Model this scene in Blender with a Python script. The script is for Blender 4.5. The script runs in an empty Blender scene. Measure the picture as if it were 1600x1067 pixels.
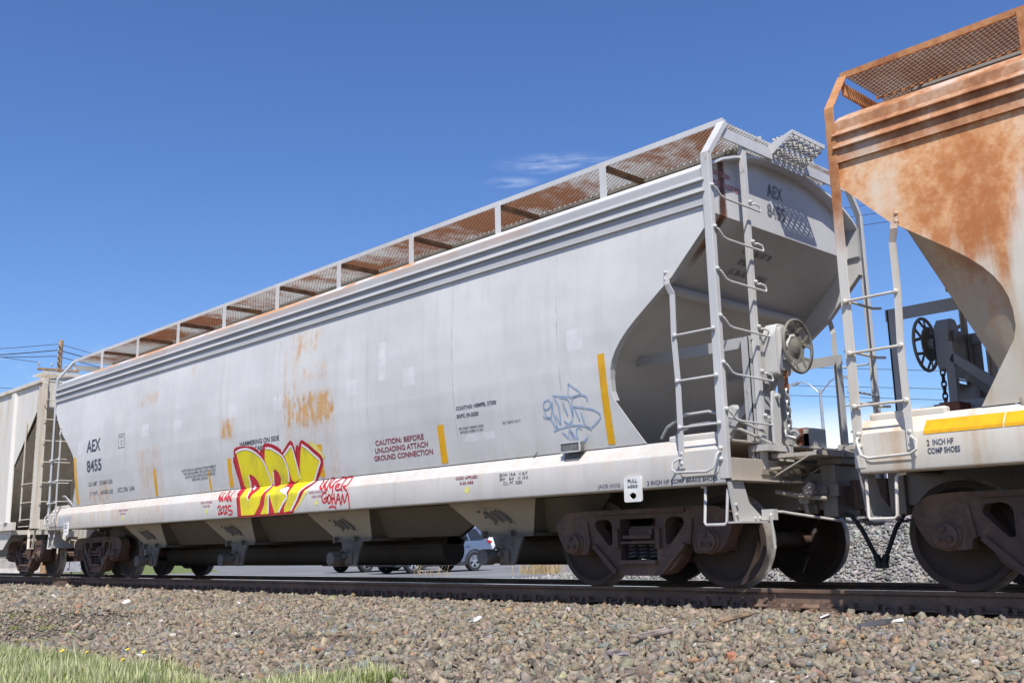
import bpy, bmesh, math, random
import numpy as np
from mathutils import Vector, Matrix, geometry, noise as mnoise
R = math.radians
sc = bpy.context.scene
col = sc.collection
random.seed(7); rng = np.random.default_rng(11)

# ------------------------------------------------------------------ camera
cd = bpy.data.cameras.new('camera'); cam = bpy.data.objects.new('camera', cd); col.objects.link(cam)
YAW, PIT, ROL = .8023809, .1975785, -.0232346
fw = Vector((-math.sin(YAW)*math.cos(PIT), math.cos(YAW)*math.cos(PIT), math.sin(PIT)))
rt = Vector((math.cos(YAW), math.sin(YAW), 0)); up = rt.cross(fw)
r2 = rt*math.cos(ROL)+up*math.sin(ROL); u2 = -rt*math.sin(ROL)+up*math.cos(ROL)
cam.matrix_world = Matrix(((r2.x, u2.x, -fw.x, 0), (r2.y, u2.y, -fw.y, -9.466), (r2.z, u2.z, -fw.z, .4688), (0, 0, 0, 1)))
cd.sensor_width = 36; cd.lens = 36*1583.42/1600; cd.clip_start = .05; cd.clip_end = 3000
sc.camera = cam
# ------------------------------------------------------------------ sky, sun, exposure
SUN = Vector((.395, -.405, .846)).normalized()
EL = math.asin(SUN.z); ROT = math.atan2(SUN.x, SUN.y)
w = bpy.data.worlds.new('World'); sc.world = w; w.use_nodes = True
nt = w.node_tree; N = nt.nodes; L = nt.links; N.clear()
out = N.new('ShaderNodeOutputWorld'); bg = N.new('ShaderNodeBackground'); sky = N.new('ShaderNodeTexSky')
sky.sky_type = 'NISHITA'; sky.sun_disc = False; sky.sun_elevation = EL; sky.sun_rotation = ROT
sky.air_density = 1.12; sky.dust_density = .7; sky.ozone_density = 8.5; sky.altitude = 600
SKY_STR = .115
bg.inputs['Strength'].default_value = SKY_STR
# thin clouds: a low bank over the horizon and a few torn wisps higher up
tc = N.new('ShaderNodeTexCoord'); sep = N.new('ShaderNodeSeparateXYZ'); L.new(tc.outputs['Generated'], sep.inputs[0])
def wm(op, a, b=None, clamp=False):
    n = N.new('ShaderNodeMath'); n.operation = op; n.use_clamp = clamp
    for i, v in enumerate((a, b)):
        if v is None: continue
        if hasattr(v, 'links'): L.new(v, n.inputs[i])
        else: n.inputs[i].default_value = v
    return n.outputs[0]
def wmap(v, a, b, c, d):
    n = N.new('ShaderNodeMapRange'); n.interpolation_type = 'SMOOTHSTEP'
    L.new(v, n.inputs[0])
    for i, q in enumerate((a, b, c, d)): n.inputs[i+1].default_value = q
    return n.outputs[0]
def wnoise(scale, sx, sy, sz, det=6):
    m = N.new('ShaderNodeMapping'); m.inputs['Scale'].default_value = (sx, sy, sz); L.new(tc.outputs['Generated'], m.inputs[0])
    n = N.new('ShaderNodeTexNoise'); n.inputs['Scale'].default_value = scale; n.inputs['Detail'].default_value = det; n.inputs['Roughness'].default_value = .62
    L.new(m.outputs[0], n.inputs[0]); return n.outputs[0]
bank = wm('MULTIPLY', wmap(sep.outputs[2], .0, .04, 1, 1), wmap(sep.outputs[2], .075, .135, 1, 0))
bank = wm('MULTIPLY', bank, wmap(wnoise(3.0, 1, 1, 4), .38, .55, 0, 1))
puff = wm('MULTIPLY', wm('MULTIPLY', wmap(sep.outputs[2], .1, .13, 0, 1), wmap(sep.outputs[2], .17, .24, 1, 0)), wmap(wnoise(7.0, 1, 1, 2.4), .58, .74, 0, .3))
def wisp(d, a, b, amt):
    dn = N.new('ShaderNodeVectorMath'); dn.operation = 'SUBTRACT'; L.new(tc.outputs['Generated'], dn.inputs[0]); dn.inputs[1].default_value = d
    mp = N.new('ShaderNodeMapping'); mp.vector_type = 'TEXTURE'; mp.inputs['Rotation'].default_value = (0, 0, YAW-.0); mp.inputs['Scale'].default_value = (a, 1, b); L.new(dn.outputs[0], mp.inputs[0])
    ln = N.new('ShaderNodeVectorMath'); ln.operation = 'LENGTH'; L.new(mp.outputs[0], ln.inputs[0])
    return wm('MULTIPLY', wmap(ln.outputs['Value'], .15, 1, amt, 0), wmap(wnoise(26, 1, 1, 7, 8), .36, .72, .0, 1))
wisps = wm('ADD', wisp((-.634, .681, .3615), .075, .0115, .30), wisp((-.674, .655, .3455), .036, .0065, .25))
cl = wm('ADD', wm('ADD', bank, puff), wisps, True)
cmix = N.new('ShaderNodeMixRGB'); L.new(cl, cmix.inputs[0]); hs = N.new('ShaderNodeHueSaturation'); hs.inputs['Hue'].default_value = .509; hs.inputs['Saturation'].default_value = 1.08; hs.inputs['Value'].default_value = .96; L.new(sky.outputs[0], hs.inputs['Color']); L.new(hs.outputs[0], cmix.inputs[1]); cmix.inputs[2].default_value = (7.2, 7.5, 8.0, 1)
L.new(cmix.outputs[0], bg.inputs['Color']); L.new(bg.outputs[0], out.inputs[0])
sd = bpy.data.lights.new('sun', 'SUN'); so = bpy.data.objects.new('sun', sd); col.objects.link(so)
sd.energy = 4.0; sd.angle = R(.53); sd.color = (1, .955, .89)
so.rotation_euler = (-SUN).to_track_quat('-Z', 'Y').to_euler(); so.location = (0, -20, 30)
vs = sc.view_settings; vs.view_transform = 'Standard'; vs.look = 'None'; vs.gamma = 1; vs.use_curve_mapping = False; vs.exposure = .46

# ------------------------------------------------------------------ node helpers / materials
class MatB:
    def __init__(s, name):
        s.m = bpy.data.materials.new(name); s.m.use_nodes = True
        s.N = s.m.node_tree.nodes; s.L = s.m.node_tree.links
        s.b = s.N['Principled BSDF']; s.tc = s.N.new('ShaderNodeTexCoord'); s.obj = s.tc.outputs['Object']
        sp = s.N.new('ShaderNodeSeparateXYZ'); s.L.new(s.obj, sp.inputs[0]); s.x, s.y, s.z = sp.outputs
    def link(s, v, sock):
        if hasattr(v, 'links'): s.L.new(v, sock)
        else: sock.default_value = v if not isinstance(v, tuple) or len(v) == 4 or sock.type == 'VECTOR' else (*v, 1)
    def math(s, op, a, b=0., clamp=False):
        n = s.N.new('ShaderNodeMath'); n.operation = op; n.use_clamp = clamp; s.link(a, n.inputs[0]); s.link(b, n.inputs[1]); return n.outputs[0]
    def rng(s, v, a, b, c=0., d=1.):
        n = s.N.new('ShaderNodeMapRange'); n.interpolation_type = 'SMOOTHSTEP'; s.link(v, n.inputs[0])
        for i, q in enumerate((a, b, c, d)): s.link(q, n.inputs[i+1])
        return n.outputs[0]
    def noise(s, scale, st=(1, 1, 1), det=5, rough=.6, off=(0, 0, 0)):
        m = s.N.new('ShaderNodeMapping'); m.inputs['Scale'].default_value = st; m.inputs['Location'].default_value = off; s.L.new(s.obj, m.inputs[0])
        n = s.N.new('ShaderNodeTexNoise'); n.inputs['Scale'].default_value = scale; n.inputs['Detail'].default_value = det; n.inputs['Roughness'].default_value = rough
        s.L.new(m.outputs[0], n.inputs[0]); return n.outputs[0]
    def mix(s, f, a, b):
        n = s.N.new('ShaderNodeMixRGB'); s.link(f, n.inputs[0]); s.link(a, n.inputs[1]); s.link(b, n.inputs[2]); return n.outputs[0]
    def bump(s, h, dist, strength=1.):
        n = s.N.new('ShaderNodeBump'); n.inputs['Distance'].default_value = dist; n.inputs['Strength'].default_value = strength; s.link(h, n.inputs['Height']); s.L.new(n.outputs[0], s.b.inputs['Normal'])
    def fin(s, colr, rough=.6, metal=0., spec=.5):
        s.link(colr, s.b.inputs['Base Color']); s.link(rough, s.b.inputs['Roughness']); s.link(metal, s.b.inputs['Metallic']); s.b.inputs['Specular IOR Level'].default_value = spec
        return s.m
def flat(name, c, rough=.7, metal=0., var=.25, scale=6., bump=0., spec=.4):
    m = MatB(name); n = m.noise(scale, det=6)
    d = tuple(max(0, v*(1-var)) for v in c); e = tuple(min(1, v*(1+var)) for v in c)
    if bump: m.bump(n, bump)
    return m.fin(m.mix(m.rng(n, .3, .7), d, e), rough, metal, spec)
RUST_O = (.50, .205, .065); RUST_D = (.20, .075, .032)
def box_mask(m, x0, x1, z0, z1, soft=.12, side=True):
    cx, hx, cz, hz = (x0+x1)/2, (x1-x0)/2, (z0+z1)/2, (z1-z0)/2
    a = m.rng(m.math('ABSOLUTE', m.math('SUBTRACT', m.x, cx)), hx+soft, hx-soft*.7)
    b = m.rng(m.math('ABSOLUTE', m.math('SUBTRACT', m.z, cz)), hz+soft, hz-soft*.7)
    q = m.math('MULTIPLY', a, b)
    return q
def gray_paint(name, base, patches=(), whites=(), edge_rust=.0, dirt=.3, dirtcol=(.33, .27, .19), roof_rust=(), run=None):
    m = MatB(name)
    tone = m.noise(.7, det=4); streak = m.noise(3.2, (2.2, 2.2, .16), 6, .65); fine = m.noise(38, (1, 1, .35), 3, .7); mott = m.noise(5, (1, 1, .6), 6, .65)
    c = m.mix(m.rng(tone, .3, .7), tuple(v*.90 for v in base), tuple(min(1, v*1.06) for v in base))
    c = m.mix(m.math('MULTIPLY', m.rng(streak, .47, .75), dirt), c, tuple(b*.62+d*.3 for b, d in zip(base, dirtcol)))
    c = m.mix(m.math('MULTIPLY', m.rng(fine, .5, .8), .10), c, tuple(v*.7 for v in base))
    low = m.math('MULTIPLY', m.rng(m.math('ADD', m.z, m.math('MULTIPLY', mott, .35)), 1.9, 1.5), dirt*.35)
    c = m.mix(low, c, dirtcol)
    if whites:
        tot = 0.
        for (x0, x1, z0, z1) in whites:
            tot = m.math('ADD', tot, box_mask(m, x0, x1, z0, z1, .012))
        tot = m.math('MULTIPLY', m.math('MULTIPLY', tot, m.rng(m.y, -1.2, -1.3)), m.rng(m.noise(9), .25, .65, .12, .75), True)
        c = m.mix(tot, c, (.76, .755, .74))
    if patches:
        drip = m.noise(9, (1.3, 1.3, .11), 6, .7); dots = m.noise(11, (1, 1, .8), 7, .75)
        pat = m.math('ADD', m.math('MULTIPLY', m.rng(drip, .42, .66), m.rng(dots, .36, .60)), m.math('MULTIPLY', m.rng(m.noise(6, (1.1, 1, .5), 7, .75), .45, .66), .55))
        tot = 0.
        for (x0, x1, z0, z1, k, soft) in patches:
            tot = m.math('ADD', tot, m.math('MULTIPLY', box_mask(m, x0, x1, z0, z1, soft), k))
        tot = m.math('MULTIPLY', m.math('MULTIPLY', tot, pat, True), m.rng(m.y, -1.1, -1.25), True)
        c = m.mix(m.math('MULTIPLY', tot, .95), c, m.mix(m.rng(dots, .5, .72), (.62, .36, .14), (.42, .18, .06)))
    if roof_rust:
        tot = 0.
        for (x0, x1, z0, z1, k) in roof_rust: tot = m.math('ADD', tot, m.math('MULTIPLY', box_mask(m, x0, x1, z0, z1, .1), k))
        c = m.mix(m.math('MULTIPLY', tot, m.rng(m.noise(2.2, (.6, 1, 1.5), 7, .7), .37, .56), True), c, (.58, .28, .11))
    if run:
        y0, y1, z0, z1 = run; wob = m.math('MULTIPLY', m.math('SUBTRACT', m.noise(4), .5), .06); yy = m.math('ADD', m.y, wob)
        f = m.math('MULTIPLY', m.math('MULTIPLY', m.rng(yy, y0-.035, y0+.01), m.rng(yy, y1+.03, y1-.02)), m.math('MULTIPLY', m.rng(m.z, z0, z0+.25), m.rng(m.x, 7.5, 7.9)))
        c = m.mix(f, c, m.mix(m.rng(m.noise(12, (1, 1, .2)), .35, .65), (.07, .035, .025), (.30, .11, .03)))
    if edge_rust:
        f = m.math('MULTIPLY', m.rng(m.noise(7, (1, 1, .7), 7, .72), .60, .72), edge_rust)
        c = m.mix(f, c, m.mix(m.rng(mott, .4, .6), RUST_O, RUST_D))
    m.bump(m.math('ADD', m.noise(.9, (1, 1, .7), 3), m.math('MULTIPLY', m.noise(14, (1, 1, .5), 4), .05)), .035, .55)
    return m.fin(c, m.rng(mott, .2, .8, .42, .62), 0., .4)
def rusty_paint(name, base, z0, z1, amt=1., dark=.35, lowrust=.25, lo=.35, hi=.56, rl=(.74, .42, .205), rd=(.53, .195, .062)):
    m = MatB(name)
    big = m.noise(1.5, (1, 1, .6), 9, .56, (2.3, 0, .7)); streak = m.noise(2.6, (1.6, 1.6, .16), 6, .62); fine = m.noise(13, det=7, rough=.72)
    c = m.mix(m.rng(streak, .42, .75), base, tuple(v*k for v, k in zip(base, (.86, .80, .70))))
    h = m.math('ADD', m.z, m.math('MULTIPLY', m.math('SUBTRACT', streak, .5), 1.5))
    h = m.math('ADD', h, m.math('MULTIPLY', m.math('SUBTRACT', big, .5), 1.3))
    f = m.math('MULTIPLY', m.rng(h, z0, z1), m.rng(m.math('ADD', m.math('MULTIPLY', big, .82), m.math('MULTIPLY', fine, .18)), lo, hi))
    f = m.math('MULTIPLY', f, amt, True)
    c = m.mix(m.math('MULTIPLY', m.rng(m.math('ADD', m.math('MULTIPLY', streak, .7), m.math('MULTIPLY', fine, .3)), .5, .72), lowrust), c, (.52, .27, .11))
    c = m.mix(f, c, m.mix(m.rng(m.math('ADD', m.math('MULTIPLY', big, .6), m.math('MULTIPLY', fine, .4)), .42, .62), rl, rd))
    c = m.mix(m.math('MULTIPLY', m.math('MULTIPLY', f, m.rng(big, .5, .68)), dark), c, RUST_D)
    m.bump(fine, .003, .5)
    return m.fin(c, m.rng(f, 0, 1, .5, .85), 0., .35)

P_RUST = [(.90, 2.05, 2.28, 2.62, 2.6, .14), (.95, 1.7, 3.3, 3.60, .9, .12), (.85, 1.2, 2.5, 3.35, 1.0, .12), (1.25, 1.9, 2.85, 3.1, .85, .12), (.8, 2.1, 1.5, 2.4, .42, .12),
          (-1.05, -.65, 2.25, 2.5, 1.5, .12), (-4.1, -3.45, 3.12, 3.3, 1.0, .08), (-2.25, -2.05, 3.42, 3.58, .8, .06), (-4.2, -3.3, 1.5, 2.3, .6, .15), (-6.6, -5.5, 1.42, 1.8, .75, .15), (5.2, 7.0, 1.0, 1.3, .15, .3)]
P_WHITE = [(6.56, 6.78, 2.50, 2.72), (2.43, 2.68, 2.50, 2.71), (3.17, 3.31, 2.62, 3.12), (3.69, 3.92, 2.48, 2.71), (.53, .75, 2.51, 2.71), (-.83, -.55, 2.54, 2.74), (-2.73, -2.47, 2.52, 2.70), (-4.0, -3.74, 2.53, 2.75), (4.75, 5.3, 1.68, 1.76), (-7.0, -6.75, 2.45, 2.68)]
M = {}
M['tank'] = gray_paint('grey_tank_paint', (.655, .645, .62), P_RUST, P_WHITE, dirt=.34)
M['roof'] = gray_paint('pale_roof_paint', (.66, .665, .665), roof_rust=[(x-1.0, x+.55, 4.04, 4.3, 1.5) for x in (-6.1, -4.1, -2.4, -.6, 1.0, 3.2)], dirt=.2)
M['band'] = gray_paint('roof_band_paint', (.44, .44, .43), dirt=.25, roof_rust=[(-5, 6, 4.0, 4.1, .35)])
M['gray'] = gray_paint('grey_fitting_paint', (.45, .45, .44), edge_rust=.45, dirt=.45)
M['sill'] = gray_paint('grimy_sill_paint', (.655, .645, .62), [(-8.3, -3, .98, 1.45, .55, .3), (-2.2, .2, 1.25, 1.45, .5, .2), (1.8, 8.3, 1.2, 1.45, .25, .3)], dirt=.55, dirtcol=(.38, .31, .2))
M['seam'] = flat('weld_seam_paint', (.55, .54, .515), .6, 0, .2, 3)
M['bwheel'] = gray_paint('worn_brake_wheel', (.21, .195, .165), edge_rust=.4, dirt=.5)
M['lgray'] = gray_paint('pale_fitting_paint', (.58, .575, .56), edge_rust=.62, dirt=.4)
M['slope'] = gray_paint('end_slope_paint', (.47, .465, .455), edge_rust=.05, dirt=.3, run=(-1.10, -1.0, 3.2, 3.6))
M['end'] = gray_paint('end_sheet_paint', (.60, .60, .59), dirt=.2, run=(-1.10, -1.0, 3.0, 3.2))
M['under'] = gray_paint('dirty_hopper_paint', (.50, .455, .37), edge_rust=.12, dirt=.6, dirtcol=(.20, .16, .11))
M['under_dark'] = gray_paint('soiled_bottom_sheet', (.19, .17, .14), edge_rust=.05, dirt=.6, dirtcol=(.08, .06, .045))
M['end_dirty'] = gray_paint('dirty_end_sill_paint', (.50, .46, .40), edge_rust=.75, dirt=.6, dirtcol=(.28, .2, .12))
M['r_tank'] = rusty_paint('rust_blotched_cream_paint', (.70, .645, .54), 2.45, 3.0, 1.0, .22, .30, .29, .54)
M['r_roof'] = rusty_paint('rusted_roof_paint', (.62, .58, .52), 1.5, 2.5, 1.0, .55, .5, .37, .54, rl=(.56, .28, .125), rd=(.36, .13, .045))
M['r_band'] = rusty_paint('rusted_band_paint', (.50, .47, .42), 2.4, 3.0, .92, 1., .6, .36, .54, rl=(.56, .28, .125), rd=(.36, .13, .045))
M['r_slope'] = rusty_paint('rust_stained_slope_paint', (.46, .405, .31), 1.2, 1.9, .62, .5, .45, .40, .62)
M['r_sill'] = rusty_paint('stained_sill_paint', (.68, .63, .54), 4.5, 6, .5, .3, .50)
M['r_fit'] = rusty_paint('rust_topped_ladder_paint', (.62, .585, .52), 2.75, 3.5, 1.0, .45, .22, .15, .40, rl=(.56, .28, .125), rd=(.36, .13, .045))
M['r_dirty'] = gray_paint('dirty_fitting_paint', (.34, .34, .335), edge_rust=.35, dirt=.5)
M['l_side'] = rusty_paint('weathered_cream_paint', (.73, .695, .62), 6, 8, .3, .3, .17)
M['l_end'] = rusty_paint('stained_cream_end_paint', (.66, .62, .54), 6, 8, .3, .5, .22)
M['l_fit'] = rusty_paint('rust_specked_cream_fittings', (.68, .63, .54), 6, 8, .3, .5, .38)
def grate_mat(name, a, b, lo, hi):
    m = MatB(name); n = m.noise(.75, (1, .4, 1), 5, .6, (3.1, 0, 0)); f = m.noise(9, det=4)
    k = m.rng(m.math('ADD', n, m.math('MULTIPLY', m.math('SUBTRACT', f, .5), .2)), lo, hi)
    return m.fin(m.mix(k, a, b), .6, 0., .4)
M['grate'] = grate_mat('galvanised_walkway_grating', (.42, .42, .415), (.20, .085, .04), .45, .60)
M['r_grate'] = grate_mat('rusted_walkway_grating', (.27, .20, .155), (.155, .068, .038), .36, .62)
M['brace'] = flat('rusty_brace', (.115, .06, .032), .8, 0, .5, 5)
M['coam'] = flat('shade_darkened_hatch_coaming', (.20, .18, .15), .8, 0, .25, 3)  # dirty tone darkened further: the walkway's shade on the coaming is put into the colour
def steel(name, c, dust, k, rough=.75):
    m = MatB(name); n = m.noise(7, det=7, rough=.7); g = m.noise(1.6, det=4); s = m.noise(30, det=3, rough=.7)
    cc = m.mix(m.math('MULTIPLY', m.rng(m.math('ADD', m.math('MULTIPLY', n, .6), m.math('MULTIPLY', g, .4)), .42, .68), k), c, dust)
    cc = m.mix(m.math('MULTIPLY', m.rng(s, .62, .78), .35), cc, tuple(min(1, v*1.8) for v in dust))
    m.bump(n, .006, .6); return m.fin(cc, m.rng(n, .3, .7, rough-.12, rough+.1), 0., .35)
M['truck'] = steel('grimy_cast_steel', (.095, .060, .048), (.23, .145, .10), .75)
M['wheel'] = steel('dark_wheel_steel', (.046, .033, .028), (.115, .072, .05), .55, .7)
M['spring'] = steel('spring_steel', (.045, .038, .036), (.10, .075, .06), .5, .5)
M['coupler'] = steel('rusty_coupler_casting', (.075, .050, .040), (.19, .11, .07), .7)
M['black'] = flat('black_rubber', (.03, .03, .031), .6, 0, .3)
M['tread'] = flat('worn_wheel_tread', (.33, .30, .27), .42, .25, .35, 9)
M['pipe'] = steel('sooty_pipe', (.045, .036, .028), (.10, .075, .05), .5)
M['cap'] = flat('dusty_outlet_cap', (.15, .135, .12), .8, 0, .35, 5, .002)
M['rust'] = flat('orange_rust', (.36, .14, .05), .85, 0, .4, 9)
M['redrust'] = flat('red_brown_rust', (.20, .075, .045), .85, 0, .4, 9, .003)
M['chain'] = flat('worn_chain_steel', (.34, .33, .33), .4, .5, .3)
M['rail'] = steel('rusty_rail_side', (.145, .098, .072), (.28, .18, .12), .75, .85)
M['railtop'] = flat('polished_rail_head', (.62, .62, .64), .09, 1., .1, 3)
M['sleeper'] = flat('weathered_sleeper_timber', (.16, .105, .07), .9, 0, .45, 4, .006)
def marking(name, c, wear=.25, rough=.6, c2=None, alpha=False, sc=14):
    m = MatB(name); n = m.noise(sc, (1, 1, .45), 6, .7)
    cc = m.mix(m.math('MULTIPLY', m.rng(n, .42, .66), wear), c, c2 or (.5, .5, .5)); m.fin(cc, rough, 0., .4)
    if alpha:
        at = m.N.new('ShaderNodeAttribute'); at.attribute_name = 'cover'
        a = m.rng(m.math('ADD', at.outputs['Fac'], m.math('MULTIPLY', m.math('SUBTRACT', m.noise(60, det=2), .5), .35)), .1, .75)
        m.L.new(a, m.b.inputs['Alpha'])
    return m.m
M['ink'] = marking('dark_blue_stencil_paint', (.045, .055, .085), .5, c2=(.30, .31, .33))
M['ink2'] = marking('faded_stencil_paint', (.13, .135, .15), .8, c2=(.42, .42, .43))
M['redink'] = marking('dark_red_stencil_paint', (.25, .035, .06), .5, c2=(.42, .26, .27))
M['pinkink'] = marking('faded_red_stencil_paint', (.45, .14, .17), .7, c2=(.55, .48, .48))
M['tape'] = marking('yellow_reflective_tape', (.80, .42, .012), .4, .35, (.52, .25, .015))
M['g_red'] = marking('red_spray_paint', (.56, .022, .035), .45, .5, (.33, .015, .03), True, 8)
M['g_yel'] = marking('yellow_spray_paint', (.82, .69, .012), .85, .5, (.50, .44, .05), False, 2.6)
M['g_yel2'] = marking('yellow_overspray', (.76, .68, .16), .5, .5, (.6, .58, .3), False, 6)
M['g_wht'] = marking('white_spray_paint', (.80, .76, .80), .25, .5, (.6, .6, .62), True)
M['g_blu'] = marking('faded_blue_marker', (.30, .42, .58), .8, .6, (.54, .57, .61), True, 22)
M['plate'] = flat('white_plate_paint', (.76, .75, .71), .55, 0, .12, 8)
M['steelplate'] = flat('dull_metal_plate', (.22, .215, .20), .5, .4, .3)

# ------------------------------------------------------------------ mesh helpers
class MB:
    def __init__(s): s.V = []; s.F = []
    def add(s, vs, fs):
        o = len(s.V); s.V += [tuple(v) for v in vs]; s.F += [tuple(i+o for i in f) for f in fs]; return s
    def box(s, x0, x1, y0, y1, z0, z1):
        return s.add([(x, y, z) for x in (x0, x1) for y in (y0, y1) for z in (z0, z1)], [(0, 1, 3, 2), (4, 6, 7, 5), (0, 4, 5, 1), (2, 3, 7, 6), (0, 2, 6, 4), (1, 5, 7, 3)])
    def bar(s, p, q, a, b, n=(0, 0, 1)):
        p, q = Vector(p), Vector(q); d = (q-p).normalized(); n = Vector(n); u = d.cross(n)
        if u.length < 1e-4: u = d.cross(Vector((0, 1, 0)))
        u.normalize(); v = u.cross(d).normalized(); vs = []
        for c in (p, q):
            for i, j in ((-1, -1), (1, -1), (1, 1), (-1, 1)): vs.append(c+u*(i*a/2)+v*(j*b/2))
        return s.add(vs, [(3, 2, 1, 0), (4, 5, 6, 7), (0, 1, 5, 4), (1, 2, 6, 5), (2, 3, 7, 6), (3, 0, 4, 7)])
    def tube(s, pts, r, n=8, closed=False):
        P = [Vector(p) for p in pts]; k = len(P); vs = []; fs = []; ref = None
        for i, p in enumerate(P):
            t = (P[(i+1) % k]-P[i-1]) if closed else (P[min(i+1, k-1)]-P[max(i-1, 0)])
            t.normalize()
            if ref is None: ref = t.cross(Vector((.31, .2, .93))).normalized()
            ref = (ref-t*ref.dot(t)).normalized(); b = t.cross(ref)
            for j in range(n):
                a = 2*math.pi*j/n; vs.append(p+(ref*math.cos(a)+b*math.sin(a))*r)
        m = k if closed else k-1
        for i in range(m):
            for j in range(n): fs.append((i*n+j, i*n+(j+1) % n, ((i+1) % k)*n+(j+1) % n, ((i+1) % k)*n+j))
        if not closed: fs += [tuple(range(n))[::-1], tuple(range((k-1)*n, k*n))]
        return s.add(vs, fs)
    def lathe(s, prof, o, ax, n=24, closed=False):
        o = Vector(o); ax = Vector(ax).normalized(); u = ax.cross(Vector((0, 0, 1)))
        if u.length < .01: u = Vector((1, 0, 0))
        u.normalize(); v = ax.cross(u); vs = []; fs = []; k = len(prof)
        for r, a in prof:
            for j in range(n):
                t = 2*math.pi*j/n; vs.append(o+ax*a+(u*math.cos(t)+v*math.sin(t))*r)
        for i in range(k if closed else k-1):
            for j in range(n): fs.append((i*n+j, i*n+(j+1) % n, ((i+1) % k)*n+(j+1) % n, ((i+1) % k)*n+j))
        if not closed: fs += [tuple(range(n))[::-1], tuple(range((k-1)*n, k*n))]
        return s.add(vs, fs)
    def cyl(s, p, q, r, n=16):
        p, q = Vector(p), Vector(q); return s.lathe([(r, 0), (r, (q-p).length)], p, q-p, n)
    def prism(s, poly, f, a, b):
        """poly: convex-ish 2D outline; f(u, v, t) -> xyz; from t=a to t=b"""
        k = len(poly); s.add([f(u, v, a) for u, v in poly]+[f(u, v, b) for u, v in poly], [])
        o = len(s.V)-2*k
        tri = geometry.tessellate_polygon([[Vector((u, v, 0)) for u, v in poly]])
        for t in tri: s.F.append(tuple(o+i for i in t)); s.F.append(tuple(o+k+i for i in t[::-1]))
        for i in range(k): s.F.append((o+i, o+(i+1) % k, o+k+(i+1) % k, o+k+i))
        return s
    def mesh(s, name, mat, smooth=None):
        me = bpy.data.meshes.new(name); me.from_pydata(s.V, [], s.F); me.update()
        bm = bmesh.new(); bm.from_mesh(me); bmesh.ops.recalc_face_normals(bm, faces=bm.faces); bm.to_mesh(me); bm.free()
        if mat: me.materials.append(mat)
        if smooth is not None:
            me.polygons.foreach_set('use_smooth', [True]*len(me.polygons)); me.set_sharp_from_angle(angle=R(smooth))
        return me
    def build(s, name, mat, parent=None, smooth=None, bevel=0, loc=None):
        o = bpy.data.objects.new(name, s.mesh(name, mat, smooth)); col.objects.link(o)
        if parent: o.parent = parent
        if loc: o.location = loc
        if bevel:
            b = o.modifiers.new('bevel', 'BEVEL'); b.width = bevel; b.segments = 2; b.limit_method = 'ANGLE'; b.angle_limit = R(40)
        return o
def tag(o, label=None, cat=None, group=None, kind=None):
    for k, v in (('label', label), ('category', cat), ('group', group), ('kind', kind)):
        if v: o[k] = v
    return o
def empty(name, loc, rz=0):
    o = bpy.data.objects.new(name, None); o.empty_display_size = .2; o.location = loc; o.rotation_euler = (0, 0, rz); col.objects.link(o); return o
def copy_tree(o, parent=None):
    c = o.copy(); col.objects.link(c)
    if parent: c.parent = parent
    for ch in list(o.children): copy_tree(ch, c)
    return c
XZ = lambda u, v, t: (u, t, v)
YZ = lambda u, v, t: (t, u, v)

M['lgray2'] = gray_paint('stained_pale_fitting_paint', (.56, .555, .535), edge_rust=.6, dirt=.45)

M['draft'] = gray_paint('grimy_draft_sill_paint', (.27, .25, .22), edge_rust=.5, dirt=.7, dirtcol=(.15, .10, .07))

M['rustfit'] = gray_paint('rust_eaten_fittings', (.36, .33, .28), edge_rust=.9, dirt=.7, dirtcol=(.2, .12, .07))
# ------------------------------------------------------------------ truck (bogie) shared by all cars
def prism_holes(mb, outer, holes, f, a, b):
    loops = [outer]+holes; flatp = [p for l in loops for p in l]; k = len(flatp); o = len(mb.V)
    mb.add([f(u, v, a) for u, v in flatp]+[f(u, v, b) for u, v in flatp], [])
    for t in geometry.tessellate_polygon([[Vector((u, v, 0)) for u, v in l] for l in loops]):
        mb.F.append(tuple(o+i for i in t)); mb.F.append(tuple(o+k+i for i in t[::-1]))
    q = 0
    for l in loops:
        n = len(l)
        for i in range(n): mb.F.append((o+q+i, o+q+(i+1) % n, o+k+q+(i+1) % n, o+k+q+i))
        q += n
    return mb
def rnd(poly, r, n=3):
    out = []; k = len(poly)
    for i in range(k):
        p, a, b = Vector(poly[i]), Vector(poly[i-1]), Vector(poly[(i+1) % k])
        d1, d2 = (a-p), (b-p); q = min(r, d1.length*.45, d2.length*.45); p1 = p+d1.normalized()*q; p2 = p+d2.normalized()*q
        for j in range(n+1):
            t = j/n; out.append(tuple(p1*(1-t)**2+p*2*t*(1-t)+p2*t*t))
    return out
HALF = [(.0, .805), (.78, .805), (1.0, .795), (1.13, .735), (1.175, .65), (1.15, .56), (1.05, .39), (.96, .345), (.70, .345), (.69, .43), (.655, .455), (.585, .42), (.49, .245), (.36, .15), (.22, .125)]
FRAME = rnd([(x, z) for x, z in HALF]+[(-x, z) for x, z in HALF[::-1][:-1]], .05)
W1 = rnd([(.355, .44), (.41, .435), (.60, .635), (.575, .70), (.43, .715), (.355, .67)], .05)
FH = [W1, [(-x, z) for x, z in W1[::-1]], rnd([(-.245, .275), (.235, .275), (.235, .705), (-.245, .705)], .025)]
def wheel_mesh():
    pr = [(.13, .80), (.13, .845), (.10, .85), (.10, .66), (.13, .665), (.17, .70), (.37, .69), (.40, .665), (.478, .672), (.483, .685), (.470, .70), (.4605, .712), (.458, .735), (.4555, .812), (.450, .82), (.395, .818), (.375, .79), (.30, .752), (.20, .775)]
    mb = MB(); mb.lathe(pr, (0, 0, 0), (0, -1, 0), 48, True); return mb
TRUCK = None
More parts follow.
